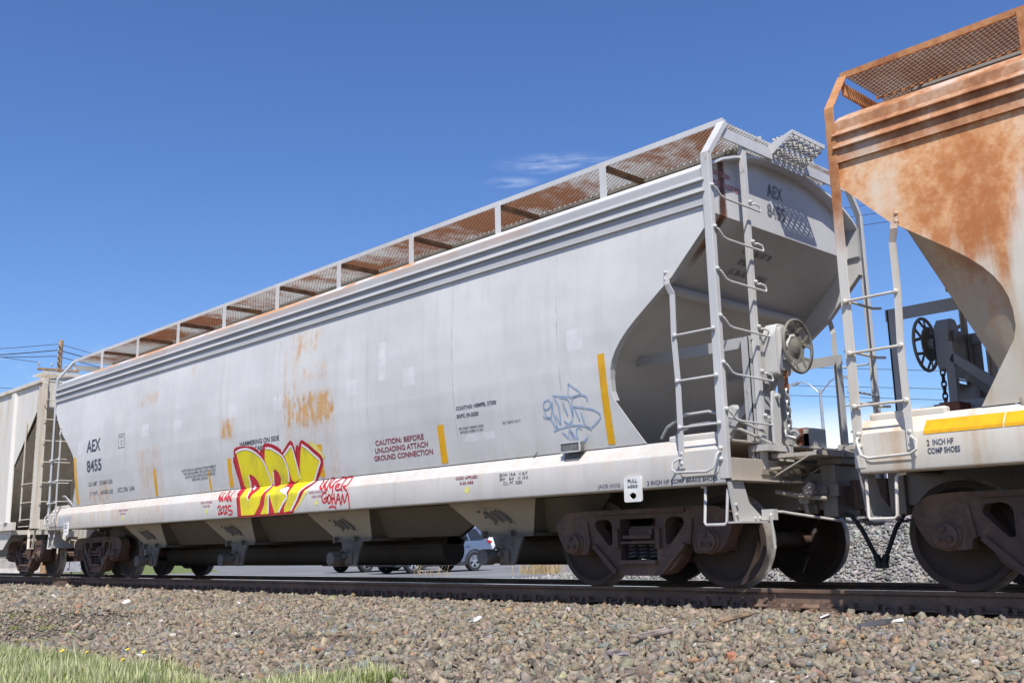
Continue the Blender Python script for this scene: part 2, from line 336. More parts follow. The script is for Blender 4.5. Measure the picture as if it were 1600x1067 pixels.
def make_truck(parent, x):
    mb = MB(); mb.box(-.17, .17, -1.02, 1.02, .42, .63); mb.box(-.22, .22, -.62, .62, .40, .66); mb.cyl((0, 0, .6), (0, 0, .74), .2, 20); mb.box(-.12, .12, -.72, -.5, .6, .74); mb.box(-.12, .12, .5, .72, .6, .74)
    t = mb.build('truck', M['truck'], parent, 35, .015, (x, 0, 0))
    for xx in (-.889, .889):
        for s in (1, -1):
            o = WHEEL_OBJ.copy() if False else bpy.data.objects.new('wheel', ME['wheel']); col.objects.link(o); o.parent = t; o.location = (xx, 0, .4572)
            if s < 0: o.rotation_euler = (0, 0, math.pi)
        o = bpy.data.objects.new('axle', ME['axle']); col.objects.link(o); o.parent = t; o.location = (xx, 0, .4572)
        for s in (1, -1):
            o = bpy.data.objects.new('bearing', ME['bearing']); col.objects.link(o); o.parent = t; o.location = (xx, 0, .4572)
            if s < 0: o.rotation_euler = (0, 0, math.pi)
    for s in (1, -1):
        o = bpy.data.objects.new('side_frame', ME['frame']); col.objects.link(o); o.parent = t
        b = o.modifiers.new('bevel', 'BEVEL'); b.width = .014; b.segments = 2; b.limit_method = 'ANGLE'; b.angle_limit = R(50)
        if s < 0: o.rotation_euler = (0, 0, math.pi)
        for k in (-1, 0, 1):
            o = bpy.data.objects.new('spring', ME['spring']); col.objects.link(o); o.parent = t; o.location = (k*.145, -s*1.0, .28)
        for k in (-.5, .5):
            o = bpy.data.objects.new('spring', ME['spring']); col.objects.link(o); o.parent = t; o.location = (k*.145, -s*.86, .28)
    mb = MB()
    for xx in (-.36, .36): mb.bar((xx, -.7, .36), (xx, .7, .36), .09, .09); mb.bar((xx, -.7, .36), (xx*.5, 0, .36), .04, .08); mb.box(xx-.04, xx+.04, -.82, -.70, .25, .5); mb.box(xx-.04, xx+.04, .70, .82, .25, .5)
    mb.build('brake_beam', M['truck'], t)
    return t
ME = {}
wm_ = wheel_mesh(); me = wm_.mesh('wheel', M['wheel'], 40); me.materials.append(M['tread'])
for p in me.polygons:
    r = math.hypot(p.center.x, p.center.z)
    if r > .449 and -.809 < p.center.y < -.672: p.material_index = 1
ME['wheel'] = me
ME['axle'] = MB().lathe([(.09, -.7), (.085, -.3), (.08, 0), (.085, .3), (.09, .7)], (0, 0, 0), (0, 1, 0), 16).mesh('axle', M['truck'], 40)
mb = MB(); mb.lathe([(.10, .84), (.122, .86), (.128, 1.06), (.118, 1.09), (.118, 1.12), (.104, 1.13), (.104, 1.165), (.06, 1.18)], (0, 0, 0), (0, -1, 0), 24)
for a in (90, 210, 330):
    c = (.058*math.cos(R(a)), -1.17, .058*math.sin(R(a))); mb.lathe([(.027, 0), (.027, .03), (.016, .04)], c, (0, -1, 0), 6)
mb.box(-.15, .15, -1.02, -.84, .115, .175); mb.box(-.155, -.125, -1.06, -.86, -.09, .12); mb.box(.125, .155, -1.06, -.86, -.09, .12)
ME['bearing'] = mb.mesh('bearing', M['truck'], 35)
mb = MB(); prism_holes(mb, FRAME, FH, XZ, -1.10, -.93)
# raised flanges, spring seat, wedge pockets and end ribs of the casting
mb.box(-.62, .62, -1.135, -1.095, .755, .80); mb.box(-.24, .24, -1.15, -.84, .245, .283); mb.box(-.19, .18, -1.13, -.9, .50, .535); mb.box(-.235, .225, -1.12, -.9, .448, .475)
mb.box(-.31, -.25, -1.14, -1.09, .40, .60); mb.box(.245, .30, -1.14, -1.09, .40, .60); mb.box(-.16, .15, -1.06, -.95, .535, .60)
for s in (1, -1):
    mb.bar((s*.30, -1.115, .16), (s*.60, -1.115, .44), .05, .05, (0, 1, 0)); mb.bar((s*.66, -1.11, .44), (s*.70, -1.11, .68), .03, .04, (0, 1, 0))
ME['frame'] = mb.mesh('side_frame', M['truck'], 40)
h = [(.057*math.cos(t), .057*math.sin(t), .012+.155*t/(2*math.pi*4.3)) for t in np.linspace(0, 2*math.pi*4.3, 62)]
ME['spring'] = MB().tube(h, .0155, 6).mesh('spring', M['spring'], 60)

# ------------------------------------------------------------------ covered hopper car
SILL = [(1.36, .975), (1.53, .975), (1.55, .985), (1.555, 1.0), (1.555, 1.258), (1.5495, 1.281), (1.534, 1.298), (1.43, 1.425)]
TANK = [(1.44, 1.432), (1.465, 1.55), (1.49, 1.7), (1.535, 2.0), (1.565, 2.3), (1.58, 2.62), (1.58, 2.9), (1.567, 3.2), (1.55, 3.45), (1.53, 3.68)]
PZ = [p[1] for p in SILL[2:]+TANK]; PY = [p[0] for p in SILL[2:]+TANK]
prof = lambda z: float(np.interp(z, PZ, PY))
CUT = [(1.40, 7.50), (1.45, 7.46), (1.90, 7.15), (2.0, 7.12), (2.12, 7.122), (2.22, 7.138), (2.31, 7.17), (2.40, 7.222), (2.49, 7.295), (2.58, 7.39), (2.68, 7.515), (3.03, 8.0), (3.48, 8.44), (3.70, 8.44)]
cutx = lambda z: float(np.interp(z, [c[0] for c in CUT], [c[1] for c in CUT]))
ROOF = [(1.515, 4.06), (1.42, 4.135), (1.22, 4.235), (1.0, 4.31), (.7, 4.385), (.35, 4.44), (0, 4.455)]
SEAMS = [-6.35, -4.6, -2.85, -1.1, .65, 2.9, 4.65, 6.42]
XE, ZC = 8.30, 3.69                      # end sheet plane and its crease
SLOPE = [1.06]
slope_x = lambda z: XE-(ZC-z)*SLOPE[0]
def side_sheet(parent, s, x0, x1, mat):
    zs = sorted(set([p[1] for p in TANK]+[c[0] for c in CUT if c[0] > 1.43]+list(np.arange(1.5, 3.7, .12)))); zs = [z for z in zs if 1.43 <= z <= 3.70]
    mb = MB(); n = 10; rows = []
    for z in zs:
        a, b = max(x0, -cutx(z)), min(x1, cutx(z)); rows.append([(a+(b-a)*i/n, s*prof(z), z) for i in range(n+1)])
    k = len(rows)
    mb.add([p for r in rows for p in r]+[(p[0], p[1]-s*.010, p[2]) for r in rows for p in r], [])
    q = k*(n+1)
    for j in range(k-1):
        for i in range(n):
            a, b, c, d = j*(n+1)+i, j*(n+1)+i+1, (j+1)*(n+1)+i+1, (j+1)*(n+1)+i
            mb.F += [(a, b, c, d), (q+d, q+c, q+b, q+a)]
        for i in (0, n): a, d = j*(n+1)+i, (j+1)*(n+1)+i; mb.F.append((a, d, q+d, q+a))
    for j in (0, k-1):
        for i in range(n): a = j*(n+1)+i; mb.F.append((a, a+1, q+a+1, q+a))
    return mb.build('side_sheet', mat, parent, 30)
def ribbon(parent, name, pts, wid, mat, off=.003):
    """flat strip wrapped on the near tank side along x = const"""
    mb = MB(); vs = []
    for x, y, z in pts: vs += [(x-wid/2, y-off, z), (x+wid/2, y-off, z)]
    return mb.add(vs, [(2*i, 2*i+1, 2*i+3, 2*i+2) for i in range(len(pts)-1)]).build(name, mat, parent, 40)
def lattice(x0, x1, y0, y1, z, cell=.088, h=.024, t=.0055, f=None, sl=1.75):
    """expanded-metal: two families of slanted strips"""
    mb = MB(); f = f or (lambda x, y, zz: (x, y, zz)); W = y1-y0; step = cell
    for sg in (1, -1):
        x = x0-W*sl
        while x < x1+W*sl:
            a, b = (x, y0), (x+sg*W*sl, y1)
            t0, t1 = 0., 1.
            dx = b[0]-a[0]
            for lim, up_ in ((x0, False), (x1, True)):
                tt = (lim-a[0])/dx
                if (dx > 0) == up_: t1 = min(t1, tt)
                else: t0 = max(t0, tt)
            if t1-t0 > .02:
                p = (a[0]+dx*t0, y0+W*t0); q = (a[0]+dx*t1, y0+W*t1)
                zz = z+(.001 if sg > 0 else 0)
                vs = [(p[0]-t, p[1], zz), (p[0]+t, p[1], zz), (q[0]+t, q[1], zz), (q[0]-t, q[1], zz)]
                vs = [f(*v) for v in vs]+[f(v[0], v[1], v[2]-h) for v in vs]
                mb.add(vs, [(0, 1, 2, 3), (7, 6, 5, 4), (0, 4, 5, 1), (1, 5, 6, 2), (2, 6, 7, 3), (3, 7, 4, 0)])
            x += step
    return mb
def rung_drop(x, y, s, z):
    return [(x-.03, s*y, z), (x+.045, s*(y-.01), z+.005), (x+.065, s*(y-.05), z-.01), (x+.07, s*(y-.12), z-.075), (x+.07, s*(y-.19), z-.09), (x+.07, s*.86, z-.095), (x+.07, s*.73, z-.095), (x+.068, s*.715, z-.075), (x+.066, s*.73, z-.035), (x+.05, s*.79, z-.02), (x+.01, s*.80, z-.02)]
def make_car(name, xc, rz, P, label, cat, group, trucks):
    SLOPE[0] = P.get('sl', 1.06)
    root = empty(name, (xc, 0, 0), rz); tag(root, label, cat, group)
    A = lambda mb, nm, m, par=None, **k: mb.build(nm, P[m], par or root, **k)
    # --- tank: a mesh of its own with the sheets, slopes and roof as sub-parts
    rf = [(y, z) for y, z in ROOF]; full = rf+[(-y, z) for y, z in rf[::-1][1:]]; low = [(y*.992, z-.022) for y, z in full]
    tank = A(MB().prism(full+low[::-1], YZ, -8.44, 8.44), 'tank_body', 'roof', smooth=30)
    for e in (1, -1):
        mb = MB(); zz = np.linspace(ZC, 1.405, 22); g = []
        for th in (0, .012):
            for z in zz:
                xs_ = slope_x(z)-th; xc_ = min(cutx(max(z, 1.9)), slope_x(z))-th-.004 if SLOPE[0] < .8 else xs_
                g.append([(e*xc_, -(prof(z)-.013), z), (e*(xc_*.55+xs_*.45), -1.45, z)]+[(e*xs_, y, z) for y in (-1.32, -.6, .6, 1.32)]+[(e*(xc_*.55+xs_*.45), 1.45, z), (e*xc_, prof(z)-.013, z)])
        k = len(g[0]); h = len(zz); mb.add([p for r in g for p in r], [])
        for r in range(h-1):
            for i in range(k-1):
                q = r*k+i; mb.F += [(q, q+1, q+k+1, q+k), (h*k+q, h*k+q+k, h*k+q+k+1, h*k+q+1)]
        A(mb, 'end_slope', 'slope', tank, smooth=50)
    for e in (1, -1):
        o2 = [(y, z-.02) for y, z in ROOF]; outl = [(1.515, ZC)]+o2+[(-y, z) for y, z in o2[::-1][1:]]+[(-1.515, ZC)]
        A(MB().prism(outl, YZ, e*XE, e*(XE-.02)), 'end_sheet', 'end', tank)
        zt = 2.92 if SLOPE[0] < .8 else 3.05; xt = slope_x(zt)
        A(MB().cyl((e*(xt+.045), -SLOPE[0]*.7-.55, zt-.03), (e*(xt+.045), SLOPE[0]*.7+.55, zt-.03), .058), 'slope_stiffener', 'slope', tank, smooth=40)
        for s in (1, -1):     # flange along the cut edge of the side sheet
            pts = [(e*(x-.005), s*(prof(z)-.045), z) for z, x in CUT[2:-1]]; f = MB()
            for p, q in zip(pts, pts[1:]): f.bar(p, q, .008, .075, (0, 1, 0))
            A(f, 'edge_flange', 'gray', tank)
    ed = [-9]+SEAMS+[9]
    for s in (-1, 1):
        for a, b in zip(ed, ed[1:]): side_sheet(tank, s, a, b, P['tank'])
        for x in SEAMS:
            zs = [z for z in np.linspace(1.45, 3.66, 14) if abs(x) < cutx(z)-.02]; mbs = MB(); vs = []
            for z in zs: vs += [(x-.009, s*prof(z), z), (x, s*(prof(z)+.0018), z), (x+.009, s*prof(z), z)]
            fs = [];
            for i in range(len(zs)-1): fs += [(3*i, 3*i+1, 3*i+4, 3*i+3), (3*i+1, 3*i+2, 3*i+5, 3*i+4)]
            mbs.add(vs, fs); A(mbs, 'weld_seam', 'seam', tank)
        B = [(1.515, 3.665), (1.562, 3.670), (1.556, 3.69), (1.552, 3.795), (1.584, 3.796), (1.585, 3.802), (1.552, 3.846), (1.546, 3.913), (1.578, 3.914), (1.579, 3.920), (1.544, 3.964), (1.538, 4.045), (1.528, 4.062), (1.505, 4.068), (1.49, 3.70)]
        A(MB().prism([(s*y, z) for y, z in B], YZ, -8.44, 8.44), 'roof_band', 'band', tank, smooth=25)
    for i in range(9):
        x = -7.4+i*1.645; hb = MB(); hb.box(x, x+1.60, -.47, .47, 4.613, 4.655); hb.box(x+.3, x+.36, -.53, .53, 4.65, 4.68); hb.box(x+1.2, x+1.26, -.53, .53, 4.65, 4.68); A(hb, 'hatch_cover', 'gray', tank, bevel=.015)
    hb = MB(); hb.box(-8.15, 8.15, -.50, .50, 4.36, 4.612); A(hb, 'hatch_coaming', 'coam', tank)
    # --- side sills
    for s in (-1, 1):
        inner = [(y-.012, z+.012) for y, z in SILL[1:]]
        o = A(MB().prism([(s*y, z) for y, z in SILL]+[(s*1.415, 1.415), (s*1.518, 1.295), (s*1.54, 1.25), (s*1.54, 1.0), (s*1.36, .987)], YZ, -8.46, 8.46), 'side_sill', 'sill', smooth=21)
        for e in (1, -1):
            pad = rnd([(e*8.40, 1.06), (e*8.44, 1.30), (e*8.0, 1.30), (e*7.96, 1.06)], .06)
            A(MB().prism(pad, XZ, s*1.553, s*1.566), 'end_pad', 'sill', o, bevel=.004)
            f = MB(); f.box(min(e*7.75, e*8.40), max(e*7.75, e*8.40), min(s*1.35, s*1.44), max(s*1.35, s*1.44), 1.40, 1.475); A(f, 'jacking_plate', 'sill', o, bevel=.02)
            # tow lug under the sill
            lug = rnd([(e*7.27, 1.10), (e*7.49, 1.10), (e*7.49, .855), (e*7.27, .855)], .02); hole = [(e*7.38+.045*math.cos(a), .915+.032*math.sin(a)) for a in np.linspace(0, 2*math.pi, 14)[:-1]]
            
            if P.get('lug', 1): A(prism_holes(MB(), lug, [hole], XZ, s*1.558, s*1.578), 'tow_lug', 'plate', o)
    # --- bottom: outlets, panels, pipes
    for xh in (-4.78, -1.58, 1.60, 4.82):
        a, b = .76, .41
        top = [(xh-a, -1.14, .985), (xh+a, -1.14, .985), (xh+a, 1.14, .985), (xh-a, 1.14, .985)]; bot = [(xh-b, -.84, .60), (xh+b, -.84, .60), (xh+b, .84, .60), (xh-b, .84, .60)]
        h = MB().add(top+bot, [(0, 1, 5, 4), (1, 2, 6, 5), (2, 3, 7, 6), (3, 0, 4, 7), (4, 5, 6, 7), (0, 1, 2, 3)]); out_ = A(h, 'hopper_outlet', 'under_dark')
        for s in (-1, 1): A(MB().prism([(xh-a-.01, .985), (xh+a+.01, .985), (xh+b+.02, .60), (xh-b-.02, .60)], lambda u, v, t: (u, s*(1.143-(.985-v)*.779+t), v), 0, .010), 'outlet_plate', 'under', out_)
        fl = MB(); fl.box(xh-b-.04, xh+b+.06, -.90, .90, .565, .60); fl.box(xh-b+.02, xh-b+.06, -.95, -.86, .55, .64); fl.box(xh+.1, xh+.14, -.95, -.86, .55, .64); A(fl, 'outlet_flange', 'under_dark', out_)
        fy = lambda z: -1.155+(.985-z)/(.385)*.30
        for s in (-1, 1):
            pl = [(xh-.32, .90), (xh+.06, .90), (xh+.22, .70), (xh-.14, .70)]
            A(MB().prism(pl, lambda u, v, t: (u, -s*(fy(v)-t), v), 0, .012), 'latch_plate', 'under', out_)
            lb = MB()
            for k in (-.18, -.06, .06): lb.bar((xh+k, -s*(fy(.86)-.03), .86), (xh+k+.13, -s*(fy(.74)-.03), .74), .035, .035)
            for u, v in ((-.28, .87), (.02, .87), (.12, .80), (.17, .73), (-.1, .73), (-.21, .80)): lb.lathe([(.016, 0), (.016, .03)], (xh+u, -s*fy(v), v), (0, s, 0), 6)
            A(lb, 'latch', 'under_dark', out_)
            br = rnd([(xh-.17, .565), (xh+.36, .565), (xh+.20, .23), (xh-.05, .23), (xh-.10, .40)], .02)
            A(MB().prism(br, XZ, s*.93, s*.96), 'outlet_bracket', 'gate', out_)
            c = MB(); c.lathe([(.088, -.06), (.094, -.055), (.094, .10), (.08, .11), (.08, .22)], (xh-.12, s*1.12, .33), (0, -s, 0), 22); A(c, 'outlet_cap', 'cap', out_, smooth=40)
            g = MB(); g.box(xh-.02, xh+.14, min(s*.99, s*.9), max(s*.99, s*.9), .26, .40); g.tube([(xh-.1, s*1.0, .42), (xh-.02, s*1.03, .46), (xh+.06, s*1.0, .44)], .015, 6); g.lathe([(.03, 0), (.03, .06)], (xh+.02, s*.98, .36), (0, s, 0), 8); A(g, 'gate_clamp', 'under_dark', out_)
    for s in (-1, 1):
        for pl in ([(-6.3, .985), (-5.2, .985), (-5.2, .6), (-5.75, .6)], [(-4.4, .985), (-1.9, .985), (-1.9, .6), (-4.4, .6)], [(-1.2, .985), (1.3, .985), (1.3, .6), (-1.2, .6)], [(1.95, .985), (4.35, .985), (4.02, .72), (3.62, .6), (1.95, .6)], [(5.2, .985), (6.6, .985), (5.9, .6), (5.2, .6)]):
            if s > 0 and pl[0][0] == 1.95: continue
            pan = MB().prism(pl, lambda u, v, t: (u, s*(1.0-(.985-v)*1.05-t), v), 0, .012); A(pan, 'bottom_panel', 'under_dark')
    pp = MB()
    for a, b in ((-5.6, 2.86), (4.0, 6.0)):
        pp.cyl((a, -.05, .41), (b, -.05, .41), .20, 24); pp.box(a, b, -.16, .10, .5, .64); pp.box(a, b, -.26, -.235, .47, .50)
    A(pp, 'outlet_pipe', 'pipe', smooth=40)
    # --- running boards
    rb = MB()
    for s in (-1, 1):
        rb.box(-8.48, 8.48, min(s*1.215, s*1.235), max(s*1.215, s*1.235), 4.585, 4.642); rb.box(-8.48, 8.48, min(s*.525, s*.54), max(s*.525, s*.54), 4.60, 4.635)
    for e in (1, -1):
        a, b = sorted((e*8.455, e*8.48)); rb.box(a, b, -1.225, -.33, 4.425, 4.54); rb.box(a, b, .33, 1.225, 4.425, 4.54); rb.box(a-.02, b-.02, -.34, .34, 4.40, 4.50); rb.box(a, b, -1.23, -1.20, 4.54, 4.62); rb.box(a, b, 1.20, 1.23, 4.54, 4.62)
    walk = A(rb, 'running_board', 'lgray')
    for s in (-1, 1):
        o = A(lattice(-8.45, 8.45, min(s*1.212, s*.542), max(s*1.212, s*.542), 4.63), 'grating', 'grate', walk)
        for i in range(9):
            x = -6.88+i*1.72
            p = MB(); p.box(x-.045, x+.045, min(s*1.235, s*1.247), max(s*1.235, s*1.247), 4.22, 4.62); A(p, 'post', 'lgray', walk)
            p = MB(); p.bar((x+.03, s*1.21, 4.575), (x+.03, s*.54, 4.575), .010, .055); p.bar((x+.005, s*1.21, 4.549), (x+.005, s*.54, 4.549), .055, .010); A(p, 'cross_brace', 'brace', walk)
    for e in (1, -1):
        a, b = sorted((e*7.98, e*8.45)); A(lattice(a, b, -.52, .52, 4.63), 'grating', 'grate', walk)
        mb = MB(); L_ = lattice(8.47, 8.73, -.32, .32, 4.665, .05, .02, .004, sl=.45); 
        L2 = lattice(0, .30, -.32, .32, 0, .05, .02, .004, sl=.45, f=lambda x, y, z: (8.72-x*.93, y, 4.62-x*.45+z)); mb.add([(e*v[0], v[1], v[2]) for v in L_.V], L_.F); mb.add([(e*v[0], v[1], v[2]) for v in L2.V], L2.F)
        A(mb, 'step_grating', 'lgrate', walk)
        mb = MB()
        for s in (-1, 1): mb.prism([(e*8.44, 4.46), (e*8.44, 4.60), (e*8.74, 4.685), (e*8.74, 4.655)], lambda u, v, t: (u, t, v), s*.325, s*.333)
        a, b = sorted((e*8.725, e*8.737)); mb.box(a, b, -.325, .325, 4.64, 4.685); A(mb, 'step_bracket', 'lgray', walk)
    # --- ladders and grab irons at the corners
    ZR = (3.84, 3.42, 3.0, 2.54, 2.09, 1.65)
    for e in (1, -1):
        for s in (-1, 1):
            xa, xb = sorted((e*8.425, e*8.50)); full = (e*s < 0)
            st = MB(); ya, yb = sorted((s*1.50, s*1.56))
            def ang(p, q):      # an angle bar: face plate plus return flange
                st.bar(p, q, .088, .012, (0, s, 0.001)); off = Vector((e*.04, -s*.03, 0)); st.bar(Vector(p)+off, Vector(q)+off, .010, .06, (0, s, .001))
            ang((e*8.455, s*1.555, 1.02), (e*8.455, s*1.555, 4.19)); ang((e*8.455, s*1.555, 4.19), (e*8.46, s*1.235, 4.60))
            lad = A(st, 'corner_ladder', 'fit', bevel=.004)
            ss = MB(); p0 = [(e*7.94, s*(prof(3.04)+.008), 3.06), (e*7.955, s*1.60, 2.95), (e*7.99, s*1.57, 2.85), (e*7.985, s*1.575, 2.42), (e*8.005, s*1.575, 1.97), (e*8.0, s*1.575, 1.14)]
            for p, q in zip(p0, p0[1:]): ss.bar(p, q, .058, .014, (0, s, 0))
            for z in (2.98, 3.05): ss.lathe([(.018, 0), (.018, .02), (.008, .028)], (e*7.93, s*prof(z), z+.03), (0, s, 0), 8)
            A(ss, 'stile', 'fit', lad)
            for z in (2.43, 1.98, 1.53):
                r_ = MB(); r_.tube([(e*8.455, s*1.57, z), (e*8.40, s*1.585, z), (e*8.05, s*1.585, z), (e*8.0, s*1.58, z)], .0115, 8)
                for x in (8.45, 8.0): r_.lathe([(.024, 0), (.024, .016), (.012, .03)], (e*x, s*1.575, z), (0, s, 0), 8)
                A(r_, 'rung', 'fit', lad, smooth=40)
            r_ = MB(); r_.tube([(e*8.44, s*1.565, 1.27), (e*8.44, s*1.60, 1.265), (e*8.435, s*1.625, 1.24), (e*8.40, s*1.64, 1.12), (e*8.33, s*1.65, 1.09), (e*7.98, s*1.65, 1.10), (e*7.93, s*1.645, 1.13), (e*7.93, s*1.63, 1.20), (e*7.98, s*1.60, 1.235), (e*8.0, s*1.565, 1.24)], .0125, 8)
            for x, z in ((8.44, 1.30), (8.44, 1.2), (8.0, 1.28), (8.0, 1.19)): r_.lathe([(.022, 0), (.022, .02), (.01, .032)], (e*x, s*1.56, z), (0, s, 0), 8)
            A(r_, 'grab_iron', 'fit', lad, smooth=40)
            r_ = MB(); r_.tube([(e*8.12, s*1.45, .965), (e*8.18, s*1.47, .955), (e*8.19, s*1.49, .93), (e*8.19, s*1.53, .63), (e*8.21, s*1.54, .605), (e*8.42, s*1.54, .605), (e*8.435, s*1.53, .63), (e*8.445, s*1.50, .93)], .014, 8); A(r_, 'sill_step', 'fit', lad, smooth=40)
            if full:
                s2 = MB(); s2.bar((e*8.46, s*.85, 1.13), (e*8.46, s*.85, 4.53), .014, .062, (0, 1, 0)); s2.bar((e*8.44, s*.88, 1.13), (e*8.44, s*.88, 4.53), .045, .010, (0, 1, 0)); A(s2, 'stile', 'fit', lad)
            for z in (ZR if full else ZR[3:]):
                r_ = MB()
                if full:
                    r_.tube([(e*v[0], v[1], v[2]) for v in rung_drop(8.455, 1.54, s, z)], .011, 8); r_.lathe([(.022, 0), (.022, .018), (.01, .03)], (e*8.50, s*1.53, z+.01), (e, 0, 0), 8); r_.lathe([(.02, 0), (.02, .02), (.01, .03)], (e*8.47, s*.83, z+.0), (e, 0, 0), 8)
                else: r_.tube([(e*8.50, s*1.545, z-.06), (e*8.53, s*1.45, z-.06), (e*8.53, s*.92, z-.06), (e*8.48, s*.86, z-.06)], .012, 8)
                A(r_, 'rung', 'fit', lad, smooth=40)
    # --- end structure
    for e in (1, -1):
        sx = lambda a, b: sorted((e*a, e*b))
        b_ = MB(); a, b = sx(8.38, 8.46); b_.box(a, b, -1.53, 1.53, 1.02, 1.22); a, b = sx(8.36, 8.52); b_.box(a, b, -1.5, 1.5, 1.0, 1.018); b_.box(*sx(6.0, 8.42), -1.42, 1.42, 1.375, 1.40)
        es = A(b_, 'end_sill', 'esill', bevel=.006)
        dk = MB(); dk.box(*sx(5.9, 8.84), -.22, .22, .74, 1.10); dk.box(*sx(8.70, 8.86), -.27, .27, .66, 1.17); dk.box(*sx(8.66, 8.92), -.24, .24, 1.17, 1.24); A(dk, 'draft_sill', 'draft', es, bevel=.012)
        g = lattice(8.50, 8.92, -.72, .95, 1.275, .06, .028, .005); gm = MB().add([(e*v[0], v[1], v[2]) for v in g.V], g.F); gm.box(*sx(8.47, 8.50), -.75, .98, 1.24, 1.285); gm.box(*sx(8.92, 8.95), -.75, .98, 1.24, 1.285)
        for y in (-.74, -.2, .4, .97): gm.box(*sx(8.47, 8.95), y-.015, y+.015, 1.235, 1.27); gm.bar((e*8.46, y, 1.05), (e*8.88, y, 1.24), .04, .012)
        A(gm, 'end_platform', 'dirtyfit', es)
        for s in (-1, 1):
            c = MB(); c.prism(rnd([(s*1.545, 1.0), (s*1.30, 1.0), (s*1.22, .80), (s*1.0, .66), (s*1.0, .63), (s*1.47, .63)], .015), YZ, e*8.47, e*8.484); c.box(*sx(8.40, 8.56), min(s*1.0, s*1.48), max(s*1.0, s*1.48), .615, .632)
            for y, z in ((1.44, .78), (1.44, .69), (1.06, .66), (1.14, .66)): c.lathe([(.018, 0), (.018, .02)], (e*8.484, s*y, z), (e, 0, 0), 6)
            A(c, 'lever_bracket', 'lgray2', es)
            p = MB(); p.bar((e*8.40, s*.87, 1.22), (e*8.40, s*.87, 2.44), .10, .016, (1, 0, 0)); p.bar((e*8.36, s*.915, 1.22), (e*8.36, s*.915, 2.44), .09, .010, (0, 1, 0)); A(p, 'end_post', 'gray', es)
            p = MB(); p.bar((e*8.44, s*.87, 2.40), (e*slope_x(2.40), s*.87, 2.40), .012, .11, (0, 0, 1)); 
            for xx in (8.36, 8.42, slope_x(2.4)+.08, slope_x(2.4)+.14): p.lathe([(.014, 0), (.014, .02)], (e*xx, s*.876, 2.42), (0, s, 0), 6)
            A(p, 'post_arm', 'gray', es)
        lv = MB(); s = -1 if e > 0 else 1
        lv.tube([(e*8.60, s*1.02, .38), (e*8.60, s*1.05, .62), (e*8.60, s*1.06, .68), (e*8.60, s*1.02, .715), (e*8.60, s*.85, .715), (e*8.62, s*.72, .70), (e*8.95, s*.12, .60), (e*9.0, 0, .66)], .0145, 8)
        lv.box(*sx(8.50, 8.63), min(s*1.05, s*.98), max(s*1.05, s*.98), .64, .74); A(lv, 'cut_lever', 'lgray2', es, smooth=40)
        # coupler: shank, head with guard arm and knuckle
        k = MB(); k.box(*sx(8.75, 8.97), -.10, .10, .78, .96); k.prism(rnd([(e*8.93, -.14), (e*8.93, .14), (e*9.05, .17), (e*9.27, .18), (e*9.27, .10), (e*9.10, .06), (e*9.07, -.08), (e*9.17, -.13), (e*9.07, -.2)], .03), lambda u, v, t: (u, v, t), .73, 1.01)
        k.prism(rnd([(e*9.09, -.06), (e*9.21, -.17), (e*9.30, -.10), (e*9.28, .02), (e*9.22, .03), (e*9.21, -.04)], .02), lambda u, v, t: (u, v, t), .74, 1.0); k.box(*sx(8.97, 9.05), -.05, .05, .62, .73)
        A(k, 'coupler', 'coupler', es, bevel=.015)
        h = MB(); pts = [(e*8.78, -.12, .72), (e*8.92, -.13, .67), (e*9.0, -.10, .54), (e*9.06, -.05, .36), (e*9.115, -.01, .20)]; h.tube(pts, .022, 10); h.lathe([(.033, 0), (.038, .10)], (e*9.085, -.03, .29), (e*.3, .2, -.9), 10); h.box(*sorted((e*9.08, e*9.13)), -.05, .04, .165, .22); A(h, 'air_hose', 'black', es, smooth=40)
        t_ = MB(); t_.lathe([(.02, -.48), (.14, -.45), (.17, -.38), (.17, .38), (.14, .45), (.02, .48)], (e*7.72, .15, 1.72), (0, 1, 0), 20); t_.box(*sx(7.65, 7.79), -.1, -.04, 1.4, 1.57); t_.box(*sx(7.65, 7.79), .3, .36, 1.4, 1.57); 
        if P.get('lug', 1): A(t_, 'air_reservoir', 'gray', es, smooth=35)
        t_ = MB(); 
        for yy, zz in ((-1.38, 1.60), (-1.30, 1.50)): t_.tube([(e*7.62, yy, zz-.13), (e*7.72, yy-.03, zz-.03), (e*7.95, yy-.04, zz+.07), (e*8.2, yy, zz+.08), (e*8.4, yy+.15, zz), (e*8.5, yy+.5, zz-.12)], .015, 7)
        t_.box(*sx(7.7, 8.2), .1, .5, 1.4, 1.62); t_.box(*sx(8.0, 8.3), -.3, -.05, 1.4, 1.55); t_.lathe([(.09, 0), (.09, .12), (.06, .16)], (e*8.2, .62, 1.40), (0, 0, 1), 12); t_.bar((e*7.7, -.3, 1.42), (e*8.33, -.75, 1.95), .06, .06); t_.box(*sx(8.28, 8.40), .2, .45, 1.40, 1.6)
        A(t_, 'brake_piping', 'gray', es, smooth=40)
        q = MB(); q.bar((e*8.47, -.95, 1.10), (e*8.47, .95, 1.10), .02, .05); q.tube([(e*8.50, -.85, 1.12), (e*8.56, -.5, 1.16), (e*8.58, .1, 1.15), (e*8.52, .8, 1.12)], .018, 7)
        for y in (-.55, -.1, .35, .75): q.box(*sx(8.46, 8.53), y-.05, y+.05, 1.06, 1.16); q.lathe([(.02, 0), (.02, .03)], (e*8.53, y, 1.11), (e, 0, 0), 6)
        q.tube([(e*8.40, -.62, .92), (e*8.62, -.50, .86), (e*8.80, -.36, .84)], .022, 8); q.lathe([(.05, 0), (.055, .10), (.03, .14)], (e*8.66, -.47, .86), (e*.3, .2, .9), 10); q.box(*sx(8.56, 8.66), -.46, -.34, .80, .90)
        A(q, 'train_line_fittings', 'rustfit', es, smooth=35)
